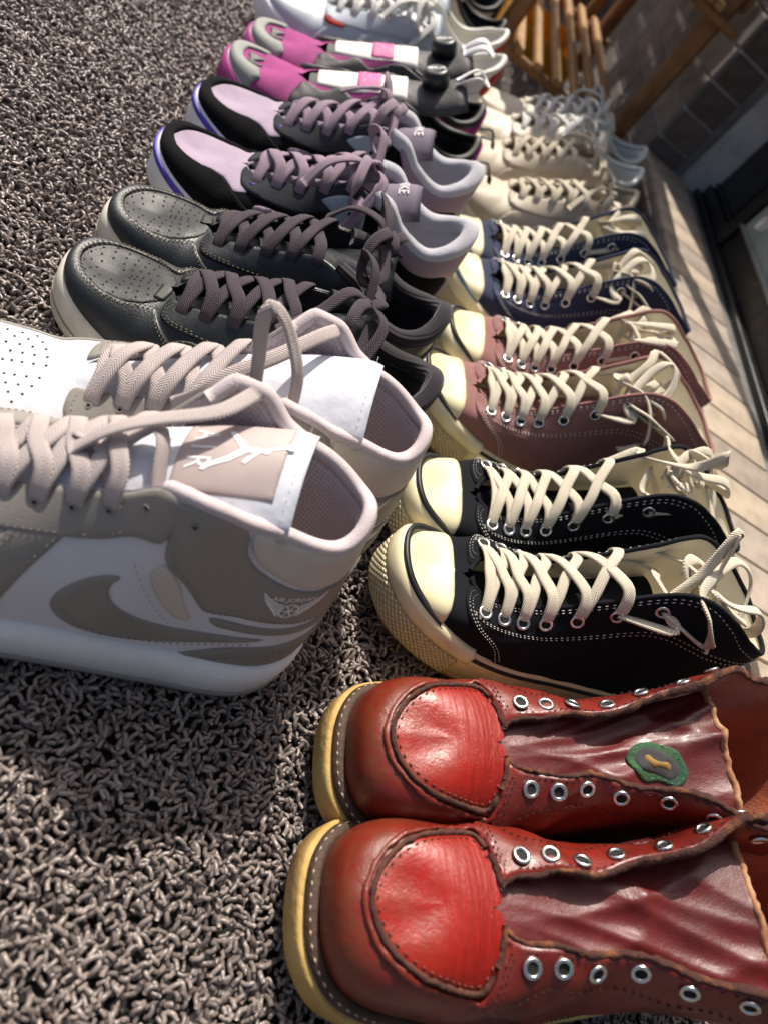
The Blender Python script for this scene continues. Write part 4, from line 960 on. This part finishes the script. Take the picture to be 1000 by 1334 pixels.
# ------------------------------------------------------------------ low sneakers
LOW_TOP = [(0, .040, 0, .044), (.12, .049, 0, .049), (.24, .069, 0, .058), (.262, .075, .002, .060), (.285, .081, .012, .063), (.34, .095, .017, .070), (.45, .130, .020, .086), (.57, .168, .025, .104),
           (.64, .193, .033, .106), (.72, .218, .036, .094), (.80, .245, .036, .088), (.9, .273, .03, .096), (1, .288, 0, .110)]
LOW_BEZ = [(0, .011, .003, .024, .001), (.12, .013, .003, .024, .001), (.28, .022, .003, .022, -.004), (.45, .028, .002, .016, -.014), (.62, .030, .002, .009, -.024), (.8, .022, .003, .006, -.022), (1, .026, .006, .002, -.030)]
LOW_ROWS = [(.318, .82), (.376, .83), (.436, .84), (.496, .85), (.556, .86)]
def low(name, label, group, loc, rot, mirror, um, sm, lm, pad, L=.290, W=.096, top=None, sole_h=.028, lining=True, spring=.012, outline=OUT_STD, throat=.262, rimw=.010, nq=120, soleprof=None):
    zs = [(0, sole_h), (.5, sole_h-.001), (1, sole_h+.003)]
    t = np.array(top if top is not None else LOW_TOP, float); t[:, 1] *= L/.29
    S = Shoe(name, label, group, loc, rot, mirror, L, W, t, zs, LOW_BEZ, spring=spring, outline=outline, throat=throat, shear=.12)
    S.upper(um, nq=nq, nt=22)
    h = sole_h
    S.sole(soleprof or [(-.004, .0), (.002, .001), (.0048, .004), (.0050, h*.7), (.0042, h-.002), (.0008, h+.001), (-.004, h+.001)], sm, 'midsole', nq=nq)
    S.lining(lm, pad, t0=.08, nq=70); S.insole(lm); S.rim(rimw, rimw, lm, s0=.60, t=.985, off=-rimw*.35, n=90)
    return S
def bow(S, mb, w, th, c=(.178, 0, .118), k=1.0, seed=0, flat=True):
    r = np.random.default_rng(seed); c = A(c); j = lambda v: [tuple(c+A(p)*k+r.normal(0, .0022, 3)) for p in v]
    S.loop(mb, j([(0, 0, 0), (-.008, -.018, .012), (-.014, -.040, .008), (-.008, -.048, -.010), (.004, -.036, -.012), (.004, -.012, -.002)]), w, th)
    S.loop(mb, j([(0, 0, 0), (-.004, .018, .016), (-.012, .040, .012), (-.006, .048, -.004), (.006, .034, -.004), (.004, .010, .002)]), w, th)
    S.loop(mb, j([(0, 0, .002), (-.016, -.010, .008), (-.034, -.024, -.006), (-.046, -.034, -.024)]), w, th)
    S.loop(mb, j([(0, 0, .002), (.010, -.020, .004), (.004, -.042, -.014), (-.006, -.052, -.034)]), w, th)
    S.loop(mb, j([(-.006, -.006, -.006), (.0, -.005, .006), (.005, .004, .006), (.003, .006, -.006)]), w*1.1, th*1.6)

# black leather pair
M_BL = mat('black_leather', '#15191b', .38, '#1c2022', 2.0, bump=.0002, bscale=800, rvar=.08, wrinkle=.001, wscale=50)
M_BP = mat('black_leather_toe', '#1c1d1d', .5, '#151616', 2.0, spec=.35, bump=.00015, bscale=900, rvar=.06, wrinkle=.0014, wscale=30)
M_BLACE = mat('lace_dark_mauve', '#4b4048', .9, pattern='chevron', pscale=520, pbump=.0002, pcol='#382f36')
M_BLIN = mat('knit_black', '#221c22', .95, pattern='ribs', pscale=300, pbump=.0004, sheen=.2)
M_BSOLE = mat('sole_bone', '#cfc9b9', .6, '#b7b0a0', 3.0, .45, .7)
M_STK = mat('thread_khaki', '#8d8066', .8)
def black_low(label, loc, rot, mirror, seed):
    S = low('leather_sneaker', label, 'black leather sneakers', loc, rot, mirror, M_BL, M_BSOLE, M_BLIN, .008, L=.258, W=.090, rimw=.014)
    S.strip(-1, 1, [(.0048, .0105), (.0054, .0108), (.0054, .0118), (.0048, .0121)], mat('sole_line', '#8f8877', .7), 'sole_line', n=120)
    plug = [(-.26, 1), (-.262, .90), (-.25, .76), (-.225, .64), (-.18, .54), (-.12, .47), (-.06, .44), (0, .43)]; pf = plug+[(-q, t) for q, t in plug[::-1][1:]]
    S.panel('toe_box', pf, M_BP, off=.0006, curve=False)
    g = [(-.42, 0), (-.36, .42), (-.30, .60), (-.265, .70), (-.24, .66), (-.20, .56), (-.13, .485), (-.06, .455), (0, .445)]
    gf = g+[(-q, t) for q, t in g[::-1][1:]]
    S.panel('toe_guard', gf+[(.2, .0), (0, 0), (-.2, 0)], mat('black_leather_matte', '#15191c', .42, '#1c2023', 2.0, bump=.0003, bscale=600), off=.0020, curve=False)
    S.panel('vamp_bar', [(-.245, .86), (-.245, 1), (.245, 1), (.245, .86), (.226, .86), (.222, 1), (-.222, 1), (-.226, .86)] if False else [(.228, .995), (.226, .88), (.232, .78), (.258, .80), (.262, .90), (.262, .995)], M_BP, off=.0016)
    S.both('eyestay', [(.275, .97), (.268, .80), (.285, .68), (.36, .64), (.46, .62), (.60, .66), (.63, .80), (.62, .975), (.5, .985), (.36, .985), (.30, .98)], M_BL, off=.0020)
    S.both('side_patch', [(.335, .34), (.345, .50), (.375, .58), (.405, .56), (.41, .40), (.385, .30)], M_BP, off=.0024)
    S.both('quarter', [(.43, .02), (.43, .02), (.425, .60), (.425, .60), (.60, .64), (.72, .60), (.72, .02), (.72, .02)], mat('black_nubuck', '#1f2428', .7, '#262b2f', 2.0, bump=.0004, bscale=700), off=.0014)
    st = [[(q, t-.03) for q, t in gf[1:-1]], [(q, t-.06) for q, t in gf[1:-1]], [(q*.97, t+.05) for q, t in pf[2:-2]]]
    for sg in (1, -1):
        st += [[(sg*q, t) for q, t in l] for l in ([(.282, .92), (.278, .80), (.293, .70), (.36, .665), (.46, .645), (.60, .685)], [(.288, .90), (.285, .80), (.30, .72), (.37, .69)], [(.342, .36), (.35, .49), (.377, .56), (.40, .545), (.403, .41), (.383, .325), (.345, .345)],
               [(.436, .05), (.432, .57)], [(.442, .05), (.438, .57)], [(.44, .45), (.55, .46), (.70, .44)], [(.44, .42), (.55, .43), (.70, .41)])]
    S.stitch(st, M_STK, off=.0027, ln=.0022, gap=.0014, w=.0007)
    d = [(q*(1+.0), .50+.095*r_) for r_ in range(6) for q in np.arange(-.20, .21, .036)+(.018 if r_ % 2 else 0) if abs(q) < .05+.06*(r_+1) and abs(q) > (.0 if r_ < 3 else .055)]
    S.dots(d, .0009, M_HOLE, off=.0009); S.dots([(sg*(.36+.018*i), .40+.06*k) for i in range(3) for k in range(3) for sg in (1, -1)], .0008, M_HOLE, off=.0027, name='patch_perforations')
    S.tongue([(.068, .052, .016, .005), (.108, .070, .022, .008), (.15, .092, .026, .013), (.178, .110, .031, .016), (.196, .122, .032, .016)], .006, M_BL)
    mb = S.lacing(LOW_ROWS, .0090, .0022, M_BLACE, lift=.006); bow(S, mb, .0085, .0024, (.182, 0, .128), 1.0, seed)
    mb.build('lace', M_BLACE, S.e)
    # raised padded heel
    S.panel('heel_counter', [(.76, .02), (.80, .5), (.9, .66), (1, .70), (1.1, .66), (1.2, .5), (1.24, .02)], M_BL, off=.0018)
    return S

# black and lilac runners
M_LIL = mat('lilac_fleece', '#b7a2b6', .95, '#ab95ab', 4.0, bump=.0012, bscale=900, sheen=.5)
M_BSU = mat('black_suede', '#0d0c0e', .95, '#131215', 4.0, bump=.0005, bscale=700, spec=.15)
M_GRY = mat('charcoal_nubuck', '#38383c', .9, '#2e2e33', 4.0, bump=.0005, bscale=700, spec=.2)
M_LLACE = mat('lace_mauve', '#a08b99', .9, pattern='chevron', pscale=520, pbump=.0002, pcol='#85717f')
M_LLIN = mat('collar_fleece', '#bebcc3', .95, '#b0aeb6', 4.0, bump=.001, bscale=700, sheen=.4)
M_LHEEL = mat('lilac_leather', '#8d7888', .5, '#857080', 2.0, bump=.0003)
M_PURP = mat('purple_trim', '#4a35a8', .5); M_BLG = mat('blue_grey_rubber', '#98a2aa', .5)
M_LTG = mat('tongue_mauve', '#756a78', .8, '#6b606e', 2.0)
def lilac_runner(label, loc, rot, mirror, seed):
    top = [list(r) for r in LOW_TOP]
    for r in top:
        if r[0] >= .57: r[3] += .010
        if r[0] >= .9: r[3] += .006
    S = low('running_shoe', label, 'black and lilac running shoes', loc, rot, mirror, M_BSU, M_JS, M_LLIN, .009, L=.266, W=.094, top=top, rimw=.015, sole_h=.030)
    S.strip(-.75, .75, [(.0049, .0225), (.0060, .0228), (.0060, .0270), (.0040, .0278)], M_PURP, 'purple_line', n=110)
    plug = [(-.272, 1), (-.30, .80), (-.315, .62), (-.285, .52), (-.235, .58), (-.19, .60), (-.12, .53), (-.06, .48), (0, .465)]
    S.panel('toe_box', plug+[(-q, t) for q, t in plug[::-1][1:]], M_LIL, off=.0008, curve=False)
    g = [(-.50, 0), (-.42, .36), (-.34, .40), (-.295, .50), (-.24, .56), (-.19, .585), (-.12, .515), (-.06, .465), (0, .45)]
    gf = g+[(-q, t) for q, t in g[::-1][1:]]; S.panel('mudguard', gf+[(.2, 0), (0, 0), (-.2, 0)], M_BSU, off=.0024, curve=False)
    S.stitch([[(q, t-.04) for q, t in gf[1:-1]]], mat('thread_black', '#050505', .8), off=.003)
    eye = [(.262, .97), (.258, .84), (.285, .70), (.36, .62), (.45, .60), (.52, .64), (.60, .72), (.62, .86), (.60, .975), (.45, .985), (.34, .985), (.29, .98)]
    S.both('eyestay', eye, M_GRY, off=.0022)
    S.stitch([[(sg*q, t) for q, t in [(.268, .93), (.268, .84), (.292, .73), (.362, .65), (.45, .63), (.52, .67)]] for sg in (1, -1)], mat('thread_black', '#050505', .8), off=.003)
    S.both('side_window', [(.36, .50), (.37, .36), (.42, .26), (.50, .28), (.46, .44), (.41, .54)], M_LHEEL, off=.0018)
    S.both('lace_guide', [(.50, .80), (.60, .86), (.625, .72), (.64, .52), (.65, .34), (.62, .42), (.56, .60)], M_BLG, off=.0030)
    S.dots([(sg*q, t) for q, t in ((.585, .72), (.603, .62), (.605, .70), (.62, .58)) for sg in (1, -1)], .0018, M_HOLE, off=.0034, name='guide_slots')
    S.both('swoosh', [(.49, .22), (.475, .32), (.49, .42), (.525, .46), (.52, .36), (.56, .30), (.66, .30), (.76, .36), (.68, .22), (.58, .15)], M_BLG, off=.0014)
    S.panel('heel_panel', [(.64, .97), (.66, .88), (.74, .80), (.84, .74), (.91, .70), (.945, .56), (.955, .12), (.955, .12), (1.045, .12), (1.045, .12), (1.055, .56), (1.09, .70), (1.16, .74), (1.26, .80), (1.34, .88), (1.36, .97), (1.2, .99), (1, .99), (.8, .99)], M_LHEEL, off=.0020)
    toe_sw = [(.0, .0), (-.05, .25), (.02, .55), (.18, .62), (.14, .36), (.34, .24), (.9, .55), (.36, .05)]
    S.panel('toe_emblem', [(-.300+.05*x, .76+.14*y) for x, y in toe_sw], M_PURP, off=.0028) if mirror < 0 else S.panel('toe_emblem', [(.300-.05*x+.02, .76+.14*y) for x, y in toe_sw][::-1], M_PURP, off=.0028)
    tob = S.tongue([(.068, .052, .016, .005), (.108, .070, .022, .008), (.15, .094, .026, .014), (.180, .112, .026, .014), (.203, .128, .026, .014)], .007, M_LTG)
    tm = lambda v: S.tg(.90+v[:, 1]/.15, (0-v[:, 0]/.036*S.m), S.tth+.0009); text_decal('lettering', 'NIKE', .0125, tm, M_LOGO, tob)
    mb = S.lacing(LOW_ROWS, .0095, .0024, M_LLACE, lift=.006); bow(S, mb, .0090, .0026, (.158, 0, .118), 1.0, seed); mb.build('lace', M_LLACE, S.e)
    return S

# magenta pump runners
M_MAG = mat('magenta_mesh', '#b53a8a', .8, '#9c2f78', 3.0, pattern='mesh', pscale=330, pbump=.0004, pcol='#7a2560')
M_TOEG = mat('toe_grey', '#8d8f8a', .7, '#80827d', 2.0); M_DKG = mat('bladder_black', '#3a3639', .6, '#312d30', 3.0, wrinkle=.0015, wscale=50); M_PINKL = mat('label_pink', '#c9548f', .6); M_LABW = mat('label_white', '#e8e4da', .6)
M_BLK = mat('black_plain', '#0f0f10', .6); M_PUMP = mat('pump_rubber', '#161a19', .4)
def pump_runner(label, loc, rot, mirror, seed):
    S = low('pump_shoe', label, 'magenta and black pump running shoes', loc, rot, mirror, M_MAG, M_JS, M_BLK, .006, L=.272, W=.092, rimw=.009, nq=90)
    tc = [(-.17, 0), (-.16, .40), (-.11, .62), (-.05, .50), (0, .56), (.05, .50), (.11, .62), (.16, .40), (.17, 0)]
    S.strip(-.30, .30, [(.003, .004), (.0062, .004), (.0062, .026), (.003, .027)], M_MAG, 'toe_rand', n=50)
    S.panel('toe_overlay', tc, M_TOEG, off=.0022, curve=False); S.panel('toe_patch', [(-.04, .60), (0, .70), (.04, .60), (.06, .84), (0, .80), (-.06, .84)], M_DKG, off=.0016)
    for sg in (1, -1):
        pp = [(.29, .34), (.275, .80), (.30, .92), (.36, .84), (.41, .97), (.47, .84), (.54, .97), (.62, .985), (.70, .97), (.76, .60), (.76, .08), (.55, .06), (.40, .14)]
        S.panel('bladder', [(sg*q, t) for q, t in (pp if sg > 0 else pp[::-1])], M_DKG, off=.0038, lump=.0005)
    S.panel('heel_tab', [(.90, .62), (.93, .95), (1, .99), (1.07, .95), (1.1, .62), (1, .55)], M_MAG, off=.004)
    S.panel('heel_counter', [(.78, .04), (.80, .50), (.9, .58), (1, .52), (1.1, .58), (1.2, .50), (1.22, .04)], M_BLK, off=.0020)
    tob = S.tongue([(.080, .062, .018, .004), (.118, .082, .026, .008), (.16, .104, .030, .010), (.20, .126, .034, .012), (.222, .146, .035, .012)], .009, M_DKG)
    sf = lambda a, b, o: S.tg(a, b, o+S.tth); kk = dict(surf=sf, sx=.15, sy=.036, curve=False, parent=tob)
    S.panel('strap', [(.05, -.8), (.62, -.8), (.62, .8), (.05, .8)], M_LABW, off=.003, **kk); S.panel('strap_logo', [(.30, -.7), (.46, -.7), (.46, .7), (.30, .7)], M_PINKL, off=.0042, **kk)
    for a0, b0 in ((.33, -.5), (.36, -.1), (.33, .3), (.41, .1)): S.panel('logo_mark', [(a0, b0), (a0+.02, b0+.3), (a0+.04, b0+.3), (a0+.02, b0)], M_LABW, off=.0046, **kk)
    # pump button
    P = S.tg(A([.80]), A([0.0]), A([S.tth]))[0]; c = [(0, .0), (.0145, .001), (.0145, .010), (.013, .014), (.0105, .0165), (.009, .016), (0, .0155)]; n = 20; mb = MB()
    ax = Vector((-.55, 0, .84)).to_track_quat('Z', 'Y').to_matrix(); V = []; F = []
    for r_, z in c:
        for k in range(n): V.append(P+A(ax @ Vector((r_*math.cos(6.2832*k/n), r_*math.sin(6.2832*k/n), z))))
    for i in range(len(c)-1):
        for k in range(n): F.append((i*n+k, i*n+(k+1) % n, (i+1)*n+(k+1) % n, (i+1)*n+k))
    pb = mesh_obj('pump_ball', V, F, M_PUMP, tob, True)
    tm = lambda v: A([P+A(ax @ Vector((-y_*1.0, x_*-S.m*1.0, .0172))) for x_, y_ in v]); text_decal('lettering', 'PUMP', .0075, tm, M_LOGO, pb)
    mb = MB(); S.loop(mb, [(.212, -.006, .142), (.226, -.010, .160), (.240, -.006, .158), (.240, .006, .158), (.226, .010, .160), (.212, .006, .142)], .008, .002); mb.build('pull_loop', M_LOGO, S.e)
    mb = MB(); S.loop(mb, [(.282, -.010, .085), (.298, -.012, .09), (.306, 0, .078), (.298, .012, .09), (.282, .010, .085)], .005, .002); mb.build('heel_loop', M_BLK, S.e)
    return S

# plain leather sneakers
def plain_low(label, group, loc, rot, mirror, um, sm, lm, lace, seed, name='leather_trainer', L=.285, trim=None, flare=0.0, bowk=1.0, th=None, lining=None, stripes=None, top=None, counter=None):
    top = [list(r) for r in (top or LOW_TOP)]
    if flare:
        for r in top:
            if r[0] > .85: r[3] += .012; r[1] += flare*(r[0]-.85)/.15
    for r in top: r[3] = .028+(r[3]-.028)*1.14
    S = low(name, label, group, loc, rot, mirror, um, sm, lining or lm, .006, L=L, W=.098, top=top, rimw=.008, nq=100)
    th = th or M_STG
    eye = [(.262, .97), (.26, .84), (.28, .70), (.34, .64), (.46, .66), (.60, .72), (.62, .86), (.60, .975), (.45, .985), (.34, .985), (.29, .98)]
    S.both('eyestay', eye, um, off=.0024); S.both('quarter', [(.31, .02), (.30, .36), (.32, .58), (.40, .66), (.60, .70), (.97, .70), (.97, .70), (.97, .02), (.97, .02)], um, off=.0014)
    S.panel('heel_tab', [(.91, .66), (.92, .95), (1, .98), (1.08, .95), (1.09, .66), (1, .62)], trim or um, off=.0026)
    st = []
    for sg in (1, -1): st += [[(sg*q, t) for q, t in l] for l in ([(.27, .92), (.268, .84), (.287, .73), (.345, .67), (.46, .69), (.59, .75)], [(.318, .06), (.308, .36), (.326, .55), (.40, .63)])]
    S.stitch(st, th, off=.003)
    if trim: S.both('side_trim', [(.275, .70), (.285, .60), (.325, .56), (.37, .60), (.36, .66), (.31, .67)], trim, off=.0030)
    if counter: S.panel('heel_counter', [(.66, .02), (.66, .02), (.68, .62), (.76, .94), (.9, .95), (1, .95), (1.1, .95), (1.24, .94), (1.32, .62), (1.34, .02), (1.34, .02)], counter, off=.0028)
    if stripes:
        for k in range(3):
            q0 = .40+.075*k; S.both('stripe', [(q0, .06), (q0+.028, .06), (q0+.062, .62), (q0+.034, .62)], stripes, off=.0022, curve=False)
    S.tongue([(.068, .056, .016, .005), (.108, .076, .022, .008), (.15, .101, .026, .012), (.182, .114, .031, .014), (.200, .127, .032, .014)], .006, um)
    mb = S.lacing(LOW_ROWS, .0078, .0026, lace, lift=.005); bow(S, mb, .0075, .0028, (.178, 0, .124), bowk, seed); mb.build('lace', lace, S.e)
    return S

# ------------------------------------------------------------------ placement
GJ = 'white and taupe high-top sneakers'; GB = 'red leather work boots'
mid_sneaker('white and taupe high-top sneaker with rose label on its tongue, standing beside bare mat', GJ, (-0.163, 0.182), 6, 1, 0)
mid_sneaker('white and taupe high-top sneaker with a tall lace loop, against the black leather sneakers', GJ, (-0.137, 0.264), 6, -1, 1)
work_boot('red leather moc-toe work boot with plain crumpled tongue, at the end of the row', GB, (0.182, 0.0735), 10, 1, False, 3)
work_boot('red leather moc-toe work boot with green patch on its tongue', GB, (0.179, 0.1615), 10, -1, True, 5)
C_BLK = mat('canvas_black', '#101217', .9, '#16181e', 2.0, bump=.0003, bscale=1200, spec=.2)
C_PINK = mat('canvas_rose', '#8f6763', .9, '#835c58', 2.0, bump=.0003, bscale=1200, spec=.25)
C_NAVY = mat('canvas_navy', '#34394f', .9, '#2b3046', 2.0, bump=.0003, bscale=1200, spec=.25)
SB = mat('stripe_black', '#14171c', .5); SN = mat('stripe_grey_blue', '#4a6470', .5)
canvas_high('black canvas high-top with untied cream laces, beside the red boots', 'black canvas high-tops', (0.19, 0.289), 6, 1, C_BLK, SB, seed=1)
canvas_high('black canvas high-top with untied cream laces, beside the rose canvas shoes', 'black canvas high-tops', (0.189, 0.372), 9, -1, C_BLK, SB, seed=2)
canvas_high('rose pink canvas high-top next to the black canvas pair', 'rose canvas high-tops', (0.182, 0.494), 7, 1, C_PINK, SB, seed=3, tidy=True)
canvas_high('rose pink canvas high-top next to the navy canvas pair', 'rose canvas high-tops', (0.197, 0.59), 5, -1, C_PINK, SB, seed=4, tidy=True)
canvas_high('navy canvas high-top next to the rose pink pair', 'navy canvas high-tops', (0.189, 0.683), 9, 1, C_NAVY, SN, seed=5, tidy=True)
canvas_high('navy canvas high-top next to the beige leather sneakers', 'navy canvas high-tops', (0.183, 0.765), 10, -1, C_NAVY, SN, seed=6, tidy=True)
black_low('black leather sneaker with dark laces, next to the white and taupe pair', (-0.091, 0.398), 0, 1, 11)
black_low('black leather sneaker with dark laces, next to the black and lilac running shoes', (-0.092, 0.49), -1.5, -1, 12)
lilac_runner('black and lilac running shoe with mauve laces, next to the black leather sneakers', (-0.094, 0.587), 2, 1, 13)
lilac_runner('black and lilac running shoe with mauve laces, next to the magenta pump shoes', (-0.095, 0.706), 2, -1, 14)
pump_runner('magenta and black pump shoe next to the lilac running shoes', (-0.096, 0.796), 7, 1, 15)
pump_runner('magenta and black pump shoe next to the pale grey trainers', (-0.096, 0.892), 7, -1, 16)
M_PG = mat('pale_grey_leather', '#b9c0c8', .45, '#aeb5be', 2.0, bump=.0003); M_WL = mat('lace_white', '#e6e4de', .9, pattern='chevron', pscale=520, pbump=.0002, pcol='#c9c7c2'); M_CW = mat('white_worn_leather', '#dcd9d0', .5, '#cfcbc0', 3.0, bump=.0003)
M_REDL = mat('lining_red', '#a8322a', .9, '#8c2822', 3.0)
GP = 'pale grey trainers'
plain_low('pale blue grey trainer with white laces next to the magenta pump shoes', GP, (-0.115, 1.0), 8, 1, M_PG, M_JS, M_CW, M_WL, 17, stripes=M_JS, flare=.014, trim=M_REDL)
plain_low('pale blue grey trainer with white laces next to the beige trainers with black trim', GP, (-0.115, 1.105), 8, -1, M_PG, M_JS, M_CW, M_WL, 18, stripes=M_JS, flare=.014, trim=M_REDL)
M_BG = mat('beige_leather', '#b9ac97', .55, '#ad9f8a', 2.0, bump=.0003, wrinkle=.0008); M_BGS = mat('sole_beige', '#d8cdb4', .6, '#cbbfa4', 2.0); M_BGL = mat('lace_beige', '#cfc4b0', .9, pattern='chevron', pscale=520, pbump=.0002, pcol='#b3a792')
plain_low('beige trainer with black trim, next to the pale grey trainers', 'beige trainers with black trim', (-0.1, 1.215), 6, 1, M_BG, M_JS, M_BLK, M_BLK, 25, stripes=M_BLK, trim=M_BLK)
plain_low('beige trainer with black trim by the foot of the wooden rack', 'beige trainers with black trim', (-0.11, 1.32), 6, -1, M_BG, M_JS, M_BLK, M_BLK, 26, stripes=M_BLK, trim=M_BLK)
GBG = 'beige leather trainers'
plain_low('plain beige leather trainer with beige bow, next to the navy canvas shoes', GBG, (0.18, 0.892), 3, 1, M_BG, M_BGS, M_BG, M_BGL, 21, L=.268)
plain_low('plain beige leather trainer with beige bow, next to the cream trainers', GBG, (0.165, 1.0), 3, -1, M_BG, M_BGS, M_BG, M_BGL, 22, L=.268)
M_CR = mat('cream_trainer', '#cbc1ae', .5, '#bfb5a1', 2.0, bump=.0003)
M_SLV = mat('silver_lining', '#d9dad3', .3, '#cfd0c9', 2.0); GC = 'cream trainers with white laces'; M_BRT = mat('brown_trim', '#6a4e3c', .7)
plain_low('cream leather trainer with bright white laces, next to the beige trainers', GC, (0.172, 1.1), 4, 1, M_CR, M_BGS, M_CR, M_WL, 23, L=.285, trim=M_BRT, counter=M_BRT, lining=M_SLV)
plain_low('cream leather trainer with bright white laces, in front of the wooden rack', GC, (0.195, 1.208), 4, -1, M_CR, M_BGS, M_CR, M_WL, 24, L=.285, trim=M_BRT, counter=M_BRT, lining=M_SLV)
